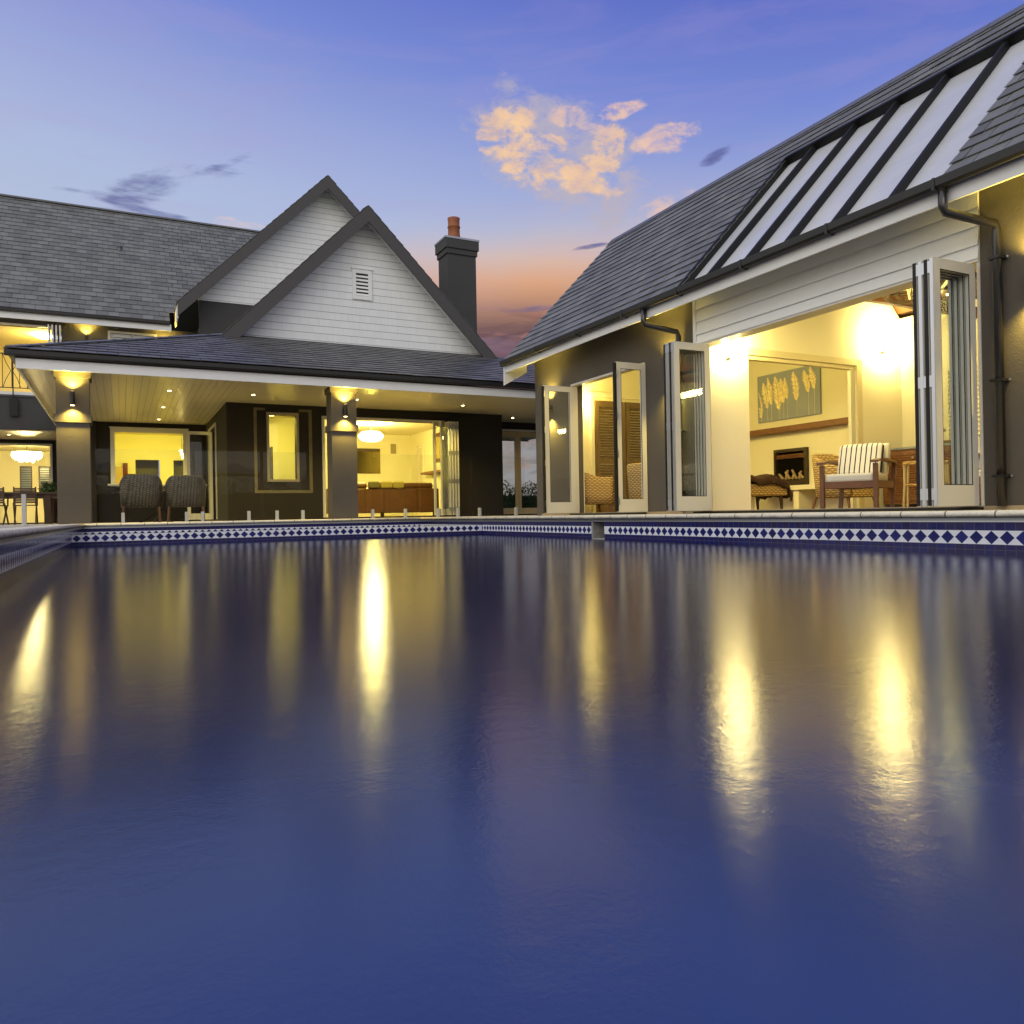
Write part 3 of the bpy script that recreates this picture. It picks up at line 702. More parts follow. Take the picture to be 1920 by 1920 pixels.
# fireplace
fp = thing('fireplace', 'black framed gas fireplace with driftwood logs set in the yellow wall', 'fireplace', (11.79, 10.725, .49))
MB().wallX(0, .085, 0, .82, 0, .74, [(.05, .77, .12, .68)]).build('surround', mat('bronze_surround', (.045, .03, .018), .35, metal=.3), fp)
MB().box(.07, .084, .05, .77, .12, .68).build('firebox', m_hot, fp)
MB().box(.02, .06, .05, .77, .55, .63).build('hood', mat('copper_hood', (.12, .05, .02), .3, metal=.5), fp)
for k in range(7):
    y0 = .10 + k * .085; MB().tube([(.045, y0 + .02 * (k % 2), .14), (.03, y0 + .10 - .14 * (k % 2), .25 + .035 * (k % 3))], [.030, .022], 8).build('log', m_log, fp)

# ---------------------------------------------------- back house
HS = thing('house', 'two-storey house with grey slate roofs, white shingled gables and a deep veranda', 'house', (0, 0, 0))
KY, LY, CZ = 24.7, 19.7, 2.86          # kitchen wall, living wall, veranda ceiling
# walls around the veranda
MB().wallY(KY, KY + .2, -.62, 2.3, -.004, CZ, [(-.19, 1.77, 1.085, 2.63)]).build('kitchen_wall', m_brown, HS)
MB().wallX(2.30, 2.50, LY, KY + .2, -.004, CZ, [(22.0, 23.75, .035, 2.55)]).build('side_wall', m_brown, HS)
MB().wallY(LY, LY + .2, 2.50, 9.70, -.004, CZ, [(3.29, 3.95, 1.0, 2.60), (4.59, 7.95, .035, 2.56)]).build('living_wall', m_brown, HS)
MB().wallX(9.50, 9.70, LY + .2, 21.2, -.004, CZ).build('side_wall', m_brown, HS)
MB().wallY(21.2, 21.4, 9.5, 14, -.004, CZ, [(10.2, 11.75, .035, 2.58)]).build('end_wall', m_brown, HS)
MB().box(-.78, -.60, KY - .1, 28.7, -.004, CZ).build('terrace_side_wall', m_brown, HS)
MB().box(-.80, -.58, 18.9, 19.15, 1.9 + .96, 2.0 + .86).build('beam_stub', m_brown, HS)
# ceiling of the veranda in two board directions
MB().box(-1.60, 2.30, 16.33, KY, CZ, CZ + .03).build('veranda_ceiling', m_ceilA, HS)
MB().box(2.302, 14, 16.33, 21.2, CZ, CZ + .03).build('veranda_ceiling', m_ceilB, HS)
# fascia + gutter
MB().box(-1.64, 14, 16.28, 16.32, 2.805, 3.0).build('fascia_board', m_white, HS)
MB().box(-1.64, -1.60, 16.32, 28.6, 2.805, 3.0).build('fascia_board', m_white, HS)
gt = MB(); half_gutter(gt, (-1.80, 16.275, 3.11), (14, 16.275, 3.11), (0, -1, 0)); 
half_gutter(gt, (-1.645, 16.16, 3.11), (-1.645, 28.6, 3.11), (-1, 0, 0)); gt.build('gutter', m_dark, HS)
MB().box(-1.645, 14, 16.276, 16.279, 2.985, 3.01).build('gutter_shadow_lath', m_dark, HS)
# veranda roof (hip)
vs = math.atan(.358); vc, vsn = math.cos(vs), math.sin(vs)
VX0, VY0, VZ = -1.80, 16.15, 3.12
Lv = 4.36 / vc
Uv, Vv = Vector((1, 0, 0)), Vector((0, vc, vsn))
W_ = 15.8
MB().slates((VX0, VY0, VZ), Uv, Vv, Lv, .36, .31, lambda a, b: [(a * vc, W_, b * vc, W_)], 5).build('veranda_roof_slates', m_slate_w, HS)
MB().prism([(VX0 + .12, VY0 + .12, VZ + .043), (VX0 + W_, VY0 + .12, VZ + .043), (VX0 + W_, VY0 + 4.36, VZ + 1.56), (VX0 + 4.36, VY0 + 4.36, VZ + 1.56)], (0, 0, -.06)).build('roof_deck', m_dwood, HS)
Vl = Vector((vc, 0, vsn))
MB().slates((VX0, VY0, VZ), Vector((0, 1, 0)), Vl, Lv, .36, .31, lambda a, b: [(a * vc, 12.4, b * vc, 12.4)], 6).build('veranda_roof_slates', m_slate_w, HS)
MB().prism([(VX0 + .12, VY0 + .12, VZ + .043), (VX0 + 4.36, VY0 + 4.36, VZ + 1.56), (VX0 + 4.36, 28.55, VZ + 1.56), (VX0 + .12, 28.55, VZ + .043)], (0, 0, -.06)).build('roof_deck', m_dwood, HS)
hp = MB(); hv = Vector((1, 1, .358)); 
for k in range(9):
    a = Vector((VX0, VY0, VZ + .035)) + hv * (.02 + k * .485); bq = a + hv * .475
    for sd_ in ((1, 0, 0), (0, 1, 0)):
        sv = Vector(sd_) * .15; hp.obox(a, bq - a, sv, Vector((0, 0, .016)))
hp.build('hip_capping', m_ridge, HS)
# columns
def column(x0, x1, y0, y1):
    o = MB().box(x0, x1, y0, y1, -.004, CZ - .0).build('veranda_column', m_render, HS)
    MB().wallY(y0 - .03, y1 + .03, x0 - .03, x1 + .03, 2.735, CZ - .001, []).build('column_cap', m_render, o)
    MB().box(x0 - .03, x1 + .03, y0 - .03, y1 + .03, 1.90, 2.045).build('column_band', m_render, o)
column(-1.05, -.50, 16.6, 17.1); column(4.08, 4.63, 16.6, 17.05)
# kitchen servery window
kf = MB().wallY(KY - .05, KY - .001, -.24, 1.80, 1.085, 2.68, [(-.13, 1.66, 1.10, 2.57)]).build('servery_window', m_frame, HS)
MB().box(-.26, 1.82, KY - .07, KY - .04, 2.68, 2.72).build('window_head', m_frame, kf)
MB().box(-.32, 2.28, KY - .42, KY + .15, 1.02, 1.08).build('servery_bench', m_stonecap, HS, bevel=.015)
# kitchen interior
kr = MB(); kr.wallY(28.3, 28.4, -.62, 6.2, .036, 2.9, [(.45, 1.18, .037, 2.05), (1.60, 2.0, .9, 2.05)]); kr.box(-.59, -.55, KY + .2, 28.3, .036, 2.9); kr.build('kitchen_walls', m_ywall, HS)
MB().box(2.2, 2.28, 25.2, 28.3, .036, 2.9).box(2.50, 2.58, 22.0, 25.2, .036, .04).build('kitchen_partition', m_ywall, HS)
MB().box(-.62, 9.3, KY + .2, 31, 2.88, 2.95).build('kitchen_ceiling', m_ywall, HS)
MB().box(2.5, 9.3, LY + .2, KY + .2, 2.88, 2.95).build('living_ceiling', m_ywall, HS)
MB().box(-.62, 9.3, KY + .2, 31, -.004, .035).box(2.5, 9.3, LY + .2, KY + .2, -.004, .035).build('interior_floor', m_floor, HS)
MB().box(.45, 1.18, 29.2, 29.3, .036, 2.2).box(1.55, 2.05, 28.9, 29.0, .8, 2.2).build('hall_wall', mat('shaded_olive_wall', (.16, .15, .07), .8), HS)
MB().box(.92, 1.10, 28.9, 29.0, .036, 1.62).build('hall_door', m_dwood, HS)
MB().box(.08, .22, 28.22, 28.29, .9, 1.93).build('tall_cupboard', m_curtain, HS)
MB().box(-.5, .07, 27.9, 28.28, .036, 1.80).build('fridge_cabinet', mat('sand_cabinet', (.45, .33, .16), .5), HS)
# side door leaf and frame
MB().wallX(2.27, 2.299, 21.93, 23.82, .036, 2.62, [(22.0, 23.75, .037, 2.55)]).build('door_frame', m_frame, HS)
door_leaf(HS, 'side_door', (2.29, 22.92, .038), mx, ny, w=.66, h=2.43, stile=.085, top=.09, rail=.17, hinges=[])
MB().box(2.55, 2.60, 22.6, 23.1, .036, 2.5).build('curtain', m_curtain, HS)
# tall window of the brown wall, with its unfinished render border
wf = MB().wallY(LY - .03, LY - .001, 3.23, 4.01, .94, 2.66, [(3.29, 3.95, 1.0, 2.60)]).build('tall_window', mat('taupe_window_frame', (.30, .26, .17), .5), HS)
MB().box(3.29, 3.95, LY + .08, LY + .09, 1.0, 2.60).build('pane', m_glass, wf)
bd = MB(); 
bd.box(2.93, 3.00, LY - .006, LY - .001, .66, 2.76); bd.box(4.26, 4.34, LY - .006, LY - .001, .66, 2.76); bd.box(3.00, 4.26, LY - .006, LY - .001, .66, .73)
bd.box(3.00, 3.20, LY - .006, LY - .001, 2.70, 2.76); bd.box(4.02, 4.26, LY - .006, LY - .001, 2.70, 2.76)
bd.build('render_border', mat('bare_plaster', (.14, .12, .065), .8, vary=(8, .5)), wf)
# room behind the tall window
MB().box(2.5, 4.55, 22.4, 22.5, .036, 2.88).build('inner_wall', m_ywall, HS)
MB().wallX(4.44, 4.54, LY + .2, 22.4, .036, 2.88).build('inner_wall', m_ywall, HS)
MB().box(3.62, 3.645, 21.3, 21.8, 1.02, 1.95).build('picture_rod', m_blackm, HS)
# living room
MB().wallY(26.0, 26.1, 4.5, 9.25, .036, 2.88).build('living_back_wall', m_ywall, HS)
MB().wallX(9.2, 9.3, LY + .2, 26.0, .036, 2.88, []).build('living_right_wall', m_ywall, HS)
MB().box(4.40, 4.5, 22.5, 26.0, .036, 2.88).build('living_left_wall', m_ywall, HS)
MB().box(4.59, 7.95, LY - .02, LY + .12, 2.56, 2.62).build('head_track', m_frame, HS)
MB().box(4.59, 4.66, LY - .02, LY + .12, .036, 2.56).build('door_jamb', m_frame, HS)
shutter_X(9.199, 24.75, 25.5, 1.0, 2.5, HS)
MB().box(8.95, 9.199, 22.6, 24.4, 1.40, 1.47).build('mantel_shelf', m_teak, HS)
# folded leaves right of the living opening
for k, (xx, ang) in enumerate(((7.62, 38), (7.72, 52), (7.80, 88), (7.88, 88), (7.96, 88), (8.04, 88))):
    a = R(ang); Uq = Vector((-math.cos(a) * (1 if k < 2 else -0), -math.sin(a), 0)) if k < 2 else Vector((0, -1, 0))
    O = Vector((7.94, LY, .038)) if k == 0 else Vector((7.99, LY, .038)) if k == 1 else Vector((xx + .06, LY + .02, .038))
    T = Vector((-Uq.y, Uq.x, 0))
    lf = door_leaf(HS, 'folding_door', O, Uq, T * -1 if k > 1 else T, w=.62, h=2.5, stile=.08, top=.09, rail=.17, th=.036, hinges=[(.1, .62), (.85, .62), (1.6, .62), (2.3, .62)] if k > 1 else [])
# glazed double door reflecting the dusk
fd = MB().wallY(21.17, 21.199, 10.14, 11.81, .036, 2.64, [(10.2, 11.75, .037, 2.58)]).build('door_frame', m_frame, HS)
for x0 in (10.2, 10.98):
    d_ = MB().wallY(21.22, 21.26, x0, x0 + .77, .037, 2.575, [(x0 + .10, x0 + .67, .22, 2.42)]).build('glazed_door', mat('gold_lit_frame', (.50, .38, .18), .4), HS)
    MB().box(x0 + .10, x0 + .67, 21.235, 21.243, .22, 2.42).build('pane', m_dglass, d_)
MB().box(10.1, 11.9, 21.9, 21.92, .036, 2.8).build('dark_room_backing', m_hot, HS)

# gable over the veranda
def gable(name_w, ax, az, lx, lz, wy, wx0, wx1, wz, ry0, ry1, seed, sw=.34, gauge=.29, drop=None, T=.43, flat=True):
    th = math.atan2(az - lz, ax - lx); c_, s_ = math.cos(th), math.sin(th); L = (ax - lx) / c_
    Vp_, Vn_ = Vector((c_, 0, s_)), Vector((-c_, 0, s_)); rxx = 2 * ax - lx
    nl, nr = Vector((-s_, 0, c_)), Vector((s_, 0, c_))
    for O, Vd, Nn, sd_ in ((Vector((lx, ry0, lz)), Vp_, nl, seed), (Vector((rxx, ry0, lz)), Vn_, nr, seed + 1)):
        MB().slates(O, Vector((0, 1, 0)), Vd, L, sw, gauge, lambda a, b: [(-.03, ry1 - ry0, -.03, ry1 - ry0)], sd_).build('gable_roof_slates', m_slate, HS)
        MB().obox(O - Nn * .10, (0, ry1 - ry0, 0), Vd * L, Nn * .099).build('roof_deck', m_dwood, HS)
        sg_ = 1 if Vd.x > 0 else -1; kk = s_ / c_
        e0 = (O.x + sg_ * T / kk, O.z - .01) if flat else (O.x, O.z - T)
        MB().prism([(O.x, ry0 - .03, O.z - .01), (ax, ry0 - .03, az - .01), (ax, ry0 - .03, az - T), (e0[0], ry0 - .03, e0[1])], (0, .045, 0)).build('rake_board', m_darktrim, HS)
        MB().obox(O - Nn * .13 + Vector((0, .02, 0)), (0, wy - ry0 - .02, 0), Vd * (L - .06), Nn * .02).build('rake_soffit', m_white, HS)
    k = s_ / c_
    topz = lambda x: az - .12 / c_ - abs(x - ax) * k
    lo = drop if drop is not None else wz
    if drop is not None:
        MB().prism([(wx0, wy + .02, lo), (wx1, wy + .02, lo), (wx1, wy + .02, min(wz, topz(wx1))), (wx0, wy + .02, min(wz, topz(wx0)))], (0, .18, 0)).build('gable_base_wall', m_render_c, HS)
    xl = max(wx0, ax - (az - .12 / c_ - wz) / k); xr = min(wx1, ax + (az - .12 / c_ - wz) / k)
    MB().prism([(xl, wy, wz), (xr, wy, wz), (xr, wy, topz(xr)), (ax, wy, topz(ax)), (xl, wy, topz(xl))], (0, .2, 0)).build(name_w, m_shing, HS)
gable('shingled_gable', 5.99, 8.32, 2.20, 4.46, 20.5, 2.60, 9.35, 4.55, 20.0, 29.0, 11)
MB().box(2.62, 2.82, 20.72, 28.5, CZ + .1, 4.75).build('gable_side_wall', m_render_c, HS)
MB().box(9.15, 9.35, 20.72, 28.5, CZ + .1, 4.75).build('gable_side_wall', m_render_c, HS)
def vent(x0, x1, z0, z1, y):
    v = MB().wallY(y - .04, y - .001, x0, x1, z0, z1, [(x0 + .10, x1 - .10, z0 + .10, z1 - .13)]).build('gable_vent', m_white, HS)
    lv = MB(); n = 6; h = (z1 - z0 - .25) / n
    for k in range(n): lv.obox((x0 + .10, y - .035, z0 + .11 + k * h), (x1 - x0 - .2, 0, 0), (0, .03, h * .62), (0, .006, -.004))
    lv.build('louvres', m_white, v); MB().box(x0 + .10, x1 - .10, y - .004, y - .002, z0 + .1, z1 - .13).build('vent_backing', m_blackm, v)
    MB().box(x0 - .03, x1 + .03, y - .06, y - .002, z1 - .02, z1 + .02).build('vent_head', m_white, v)
vent(5.66, 6.20, 5.92, 6.76, 20.5)
# chimney behind it
ch = MB().box(9.28, 10.25, 22.5, 23.28, 2.5, 8.28).build('chimney', m_render_c, HS)
MB().box(9.24, 10.29, 22.46, 23.32, 8.28, 8.45).build('chimney_collar', m_render_c, ch)
MB().box(9.20, 10.33, 22.42, 23.36, 8.45, 8.74).build('chimney_collar', m_render_c, ch)
MB().box(9.185, 10.345, 22.405, 23.375, 8.741, 8.80).build('chimney_cap', m_lead, ch)
MB().lathe((9.66, 22.86, 8.80), [(.235, 0), (.215, .06), (.19, .22), (.185, .42), (.205, .44), (.205, .47), (.185, .49), (.188, .66), (.20, .74), (.17, .74), (.16, .5)], 28).build('chimney_pot', m_terra, ch, smooth=True)

# main two-storey volume
gable('rear_shingled_gable', 6.72, 12.15, 1.74, 7.13, 27.8, 2.44, 11.0, 7.41, 27.25, 38, 21, .34, .29, drop=CZ + .1, T=.47, flat=False)
_k = math.atan2(12.15 - 7.13, 6.72 - 1.74)
MB().obox((1.80, 27.81, 7.13 - .10), (0, .87, 0), (.66, 0, .66 * math.tan(_k)), (0, 0, .02)).build('eave_soffit', m_white, HS)
MB().obox((1.74, 27.27, 6.62), (0, 1.40, 0), (.03, 0, 0), (0, 0, .46)).build('eave_fascia', m_white, HS)
v2 = vent(7.05, 7.6, 9.05, 9.9, 27.8)
th = R(46.1); c_, s_ = math.cos(th), math.sin(th); mL = (33.1 - 28.1) / c_
MB().slates((-16, 28.1, 6.66), (1, 0, 0), (0, c_, s_), mL, .335, .27, lambda a, b: [(0, 17.55, 0, 17.55)] if a < .3 else [(0, 17.40 + a * .72, 0, 17.40 + b * .72)], 31).build('main_roof_slates', m_slate, HS)
MB().obox((-16, 28.1, 6.60), (17.45, 0, 0), Vector((0, c_, s_)) * mL, Vector((0, -s_, c_)) * .05).build('roof_deck', m_dwood, HS)
MB().slates((8, 38.1, 6.66), (-1, 0, 0), (0, -c_, s_), mL, .335, .27, lambda a, b: [(0, 24, 0, 24)], 32).build('main_roof_slates', m_slate, HS)
MB().box(-16, 6.4, 33.0, 33.2, 11.84, 11.90).build('ridge_capping', m_ridge, HS)
MB().lathe((.10, 31.1, 9.75), [(.07, 0), (.07, .12), (.10, .14), (.10, .18), (.03, .20)], 14).build('roof_vent', m_ridge, HS)
gt = MB(); half_gutter(gt, (-16, 28.16, 6.65), (1.55, 28.16, 6.65), (0, -1, 0)); gt.build('gutter', m_dark, HS)
MB().box(-16, 1.60, 28.165, 28.205, 6.36, 6.58).build('fascia_board', m_white, HS)
MB().box(-16, 1.30, 28.206, 28.72, 6.50, 6.53).build('soffit', m_white, HS)
MB().wallY(28.7, 28.9, -16, 2.6, 3.3, 6.499, [(-8.0, -1.90, 3.68, 6.25), (-.25, 1.12, 5.0, 6.27)]).build('upper_wall', m_render, HS)
MB().wallY(28.7, 28.9, -16, -.6, -.004, 3.3, [(-8.0, -1.95, .035, 2.48)]).build('lower_wall', m_brown, HS)
MB().box(2.44, 2.6, 28.0, 28.7, CZ, 6.49).build('return_wall', m_render, HS)
wn = MB().wallY(28.66, 28.699, -.30, 1.17, 4.95, 6.32, [(-.22, .42, 5.02, 6.25), (.46, 1.09, 5.02, 6.25)]).build('upper_window', m_frame, HS)
for x0 in (-.22, .46):
    lv = MB().wallY(28.74, 28.77, x0, x0 + .63, 5.02, 6.25, [(x0 + .07, x0 + .56, 5.1, 6.17)]); z = 5.12
    while z < 6.14: lv.box(x0 + .07, x0 + .56, 28.745, 28.765, z, z + .035); z += .06
    lv.build('shutter', m_white, wn)
# balcony over the terrace
bl = MB().box(-16, -.62, 25.8, 28.69, 2.70, 3.60).build('balcony', m_render_c, HS)
MB().box(-16, -.60, 25.77, 28.69, 3.601, 3.66).build('balcony_edge', m_darktrim, bl)
MB().box(-16, -.70, 25.85, 28.68, 3.662, 3.76).build('balcony_kerb', m_white, bl)
MB().box(-15.9, -.8, 25.95, 28.68, 2.66, 2.698).build('terrace_ceiling', m_ceilA, HS)
rl = MB()
rl.beam((-16, 25.83, 4.82), (-.7, 25.83, 4.82), .05, .025); rl.beam((-16, 25.83, 3.86), (-.7, 25.83, 3.86), .04, .02)
x = -.74; k = 0
while x > -9:
    rl.beam((x, 25.83, 3.86), (x, 25.83, 4.82), .016, .016)
    if k % 3 == 1:
        rl.tube([(x + .21, 25.83, 3.87), (x + .14, 25.83, 4.1), (x + .02, 25.83, 4.34), (x + .14, 25.83, 4.58), (x + .21, 25.83, 4.81)], .009, 6)
        rl.tube([(x - .21, 25.83, 3.87), (x - .14, 25.83, 4.1), (x - .02, 25.83, 4.34), (x - .14, 25.83, 4.58), (x - .21, 25.83, 4.81)], .009, 6)
        x -= .22
    else: x -= .185
    k += 1
rl.build('balcony_railing', m_blackm, bl)
MB().box(-2.75, -2.55, 25.70, 25.76, 3.05, 3.55).beam((-2.66, 25.74, 3.2), (-2.66, 25.74, 4.7), .03, .03).build('railing_bracket', m_blackm, bl)
MB().box(-8, -1.88, 28.66, 28.72, 6.25, 6.31).build('head_track', m_frame, HS)
MB().box(-8, -1.93, 28.66, 28.72, 2.48, 2.54).box(-1.99, -1.93, 28.66, 28.72, .036, 2.48).build('head_track', m_frame, HS)
for k in range(4): door_leaf(HS, 'folding_door', (-1.93 + k * .105 - .03, 28.68, 3.68), (0, -1, 0), (1, 0, 0), w=.62, h=2.55, stile=.08, th=.036, hinges=[(2.1, .62)])
# upper bedroom and lower dining room
MB().wallY(33.5, 33.6, -10, 2.5, 3.6, 6.9).build('bedroom_wall', m_ywall, HS)
MB().box(-10, 2.5, 28.9, 33.5, 6.38, 6.42).build('bedroom_ceiling', m_ywall, HS)
MB().box(-1.1, -1.0, 28.9, 33.5, 3.7, 6.38).build('bedroom_partition', m_ywall, HS)
MB().box(-10, 2.5, 28.9, 33.5, 3.60, 3.68).build('bedroom_floor', m_floor, HS)
MB().wallX(-6.6, -6.5, 28.9, 33.5, 3.68, 6.38).build('bedroom_side_wall', mat('orange_wall', (.62, .30, .08), .8), HS)
MB().wallY(34.0, 34.1, -10, -.6, .036, 3.3).build('dining_wall', m_ywall, HS)
MB().box(-10, -.6, 28.9, 34.0, 2.72, 2.78).build('dining_ceiling', m_ywall, HS)
MB().box(-10, -.6, 28.9, 34.0, -.004, .035).build('dining_floor', m_floor, HS)
MB().box(-.95, -.85, 28.9, 34, .036, 2.7).build('dining_partition', m_ywall, HS)
for x0, x1 in ((-3.34, -2.95), (-2.74, -2.35), (-2.35, -1.96)):
    s_w = MB().wallY(33.95, 33.999, x0, x1, 1.15, 2.15, [(x0 + .04, x1 - .04, 1.19, 2.11)]).build('shutter_window', m_dwood, HS)
    MB().box(x0 + .04, x1 - .04, 33.985, 33.995, 1.19, 2.11).build('pane', mat('dusk_pane', (.20, .25, .32), .2), s_w)
    lv = MB(); z = 1.22
    while z < 2.1: lv.box(x0 + .04, x1 - .04, 33.955, 33.98, z, z + .03); z += .085
    lv.build('louvres', m_blackm, s_w)

# ================================================================== GLASS FENCE
fy = 16.85
xs = [(-.42, 1.30), (1.36, 2.62), (2.68, 4.02), (4.70, 6.10), (6.16, 7.40), (7.46, 8.90)]
sx = [(.036, 1.18), (2.38 - .9, 2.38), (2.95, 3.49), (5.03, 5.80), (6.6, 7.1), (7.66, 8.64)]
where = ['between the left column and the two wicker chairs', 'in front of the brown wall left part', 'in front of the tall lit window', 'in front of the brown sofa', 'before the folded living room doors', 'before the dark doorway near the pool house']
for (a, b_), (s0, s1), wh in zip(xs, sx, where):
    o = thing('glass_fence_panel', 'frameless clear glass fence panel ' + wh, 'glass fence', (a, fy, 0), 0, 'glass pool fence panels')
    MB().box(0, b_ - a, 0, .012, .07, 1.44).build('pane', m_fglass, o)
    for sx_ in (s0, s1):
        MB().box(sx_ - a - .03, sx_ - a + .03, -.035, .047, -.004, .20).build('spigot', m_stonecap, o, bevel=.006)
        MB().lathe((sx_ - a, .006, -.004), [(.06, 0), (.06, .012), (.03, .014)], 16).build('spigot_base', m_alu, o)
o = thing('gate_post', 'short square white post standing on the deck left of the pool', 'post', (-1.33, 14.0, 0))
MB().box(-.03, .03, -.03, .03, -.004, .48).build('post', m_stonecap, o, bevel=.006); MB().lathe((0, 0, -.004), [(.06, 0), (.06, .012), (.03, .014)], 16).build('base_plate', m_alu, o)

# ================================================================== WALL LIGHTS
def updown(loc, face, label, e=16., parent=None, up=True, group='black up and down wall lights'):
    o = thing('wall_light', label, 'wall light', loc, math.atan2(face[1], face[0]) + math.pi / 2, group)   # local -Y points away from the wall
    MB().box(-.04, .04, -.012, 0, -.07, .07).build('wall_plate', m_bronze, o)
    MB().beam((0, -.01, 0), (0, -.075, 0), .03, .03).build('bracket', m_bronze, o)
    MB().tube([(0, -.10, -.13), (0, -.10, .13)], .042, 18).build('cylinder', m_bronze, o, smooth=False)
    MB().tube([(0, -.10, -.136), (0, -.10, -.131)], .034, 18).build('lower_bulb', m_bulb, o)
    MB().tube([(0, -.10, .131), (0, -.10, .132)], .034, 18).build('upper_bulb', m_bulb, o)
    for sg in (1, -1):
        light('SPOT', (0, -.10, sg * .15), e, WARM, o, .03, aim=(0, .10, sg * 1), spot=R(124), blend=1.)
    return o
updown((-.775, 16.6, 2.34), (0, -1), 'black cylinder wall light on the left veranda column', 190)
updown((4.36, 16.6, 2.34), (0, -1), 'black cylinder wall light on the right veranda column', 190)
updown((-.92, 28.7, 5.95), (0, -1), 'black cylinder wall light beside the upstairs folding doors', 150)
updown((1.43, 28.7, 5.80), (0, -1), 'black cylinder wall light under the upstairs eave beside the gable', 170)
updown((FX, 12.95, 2.05), (-1, 0), 'black cylinder wall light on the far end of the pool house', 110)
updown((FX, 9.28, 2.12), (-1, 0), 'black cylinder wall light behind the folded doors of the pool house', 110)
updown((FX, 4.07, 2.10), (-1, 0), 'black cylinder wall light at the right edge beside the downpipe', 90)

def downlight(x, y, z, e, label):
    o = thing('downlight', label, 'downlight', (x, y, z), 0, 'downlights in the veranda ceiling')
    MB().lathe((0, 0, -.008), [(.055, 0), (.055, .010), (.04, .010)], 20).build('trim_ring', m_switch, o)
    MB().lathe((0, 0, -.012), [(.036, 0), (.036, .003)], 16).build('lens', m_down, o)
    light('SPOT', (0, 0, -.03), e, WARM, o, .03, aim=(0, 0, -1), spot=R(120), blend=.9)
for x, y, lb in ((.98, 18.33, 'nearest of the three downlights above the wicker chairs'), (.98, 21.07, 'middle of the three downlights above the wicker chairs'), (.98, 23.67, 'farthest of the three downlights, close to the servery window'),
                 (2.73, 18.33, 'downlight in the soffit in front of the tall window'), (5.10, 18.25, 'downlight in the soffit just right of the right column'), (7.90, 18.31, 'downlight in the soffit by the folded living room doors')):
    downlight(x, y, CZ, 210, 'small round ' + lb)
downlight(-2.92, 27.1, 2.66, 60, 'small round downlight in the terrace ceiling under the balcony')
downlight(10.3, 20.2, CZ, 40, 'small round downlight above the dark glazed doorway')

def sconce(loc, rz, label, e, bulbs=2, group='white glass wall sconces inside the pool house', col=ROOM):
    o = thing('sconce', label, 'wall sconce', loc, rz, group)       # local -Y away from wall
    MB().lathe((0, -.012, -.10), [(.035, 0), (.05, .02), (.035, .04)], 16).build('base', m_alu, o)
    MB().tube([(-.11, -.09, -.06), (0, -.07, -.08), (.11, -.09, -.06)], .010, 8).tube([(0, 0, -.08), (0, -.07, -.08)], .012, 8).build('arm', m_alu, o)
    for sx_ in ((-.11, .11) if bulbs == 2 else (0,)):
        MB().lathe((sx_, -.09, -.05), [(.03, 0), (.055, .03), (.068, .08), (.075, .13), (.06, .13)], 18).build('glass_shade', m_lampglow, o, smooth=True)
    light('SPOT', (0, -.34, .10), e * 1.15, col, o, .10, aim=(0, 1, .12), spot=R(165), blend=.5)
    return o
sconce((8.02, 8.72, 2.36), 0, 'lit double glass sconce on the wall near the folded doors', 80)
sconce((11.40, 8.72, 2.72), 0, 'lit double glass sconce high beside the louvred dresser', 150)
sconce((11.88, 3.05, 2.72), R(-90), 'lit double glass sconce on the back wall behind the right door stack', 150)
sconce((11.88, 4.40, 2.46), R(-90), 'lit double glass sconce on the back wall mirrored in the farthest door leaf', 60)
sconce((FX + .236, 9.35, 2.3), R(90), 'lit double glass sconce in the far room beside the opening', 120, col=(1, .78, .14))
sconce((8.20, 13.352, 2.2), 0, 'lit double glass sconce beside the louvred doors', 60, col=(1, .78, .14))

# unseen fill lights added above the door heads, aimed down and inwards
def fill_panel(loc, e, aim, label, col, size=.7):
    o = thing('fill_light', label, 'fill light', loc)
    MB().box(-.20, .20, -.35, .35, .004, .03).build('housing', m_switch, o)
    light('AREA', (0, 0, -.02), e, col, o, aim=aim, size=size)
fill_panel((7.98, 6.6, 2.92), 105, (.75, 0, -.55), 'added flat fill light above the wide opening, hidden by its lintel', ROOM)
fill_panel((7.98, 11.0, 2.86), 85, (.75, 0, -.55), 'added flat fill light in the far room above its opening', (1, .78, .16))
fill_panel((6.4, 20.25, 2.84), 105, (0, .6, -.7), 'added flat fill light above the living room opening', LIV)
# ================================================================== CHANDELIERS
def crystal(loc, rx, h, e, label, rz=0., ry=None, m=m_chglow, rod=.3, col=LIV, drum=False):
    ry = ry or rx
    o = thing('chandelier', label, 'chandelier', loc, rz)
    if drum:
        mb = MB().lathe((0, 0, -h / 2), [(rx * .55, 0), (rx * .8, h * .12), (rx, h * .45), (rx, h * .62), (rx * .82, h * .9), (rx * .75, h)], 28)
        mb.build('lamp_shade', m, o, smooth=True)
    else:
        sh_ = MB(); rnd = random.Random(4)
        for t_ in range(3):
            for k in range(26):
                a = 2 * math.pi * k / 26 + t_ * .1; rr_ = (1, .82, .5)[t_]
                x_, y_ = rx * rr_ * math.cos(a), ry * rr_ * math.sin(a); hh = h * (1, 1.2, 1.55)[t_] * rnd.uniform(.85, 1.1)
                sh_.lathe((x_, y_, h / 2 - hh), [(.006, 0), (.022, .05), (.018, hh - .02), (.006, hh)], 6)
        sh_.build('crystal_drops', m, o)
        MB().lathe((0, 0, h / 2), [(rx, 0), (rx, .02), (rx * .3, .03)], 28).build('ring', m_alu, o)
    MB().tube([(0, 0, h / 2), (0, 0, h / 2 + rod)], .012, 8).build('rod', m_alu, o)
    light('POINT', (0, 0, -h * .9), e, col, o, .15)
    return o
crystal((6.85, 23.0, 2.48), .37, .27, 100, 'glowing round drum chandelier above the brown sofa', rod=.25, drum=True, col=LIV)
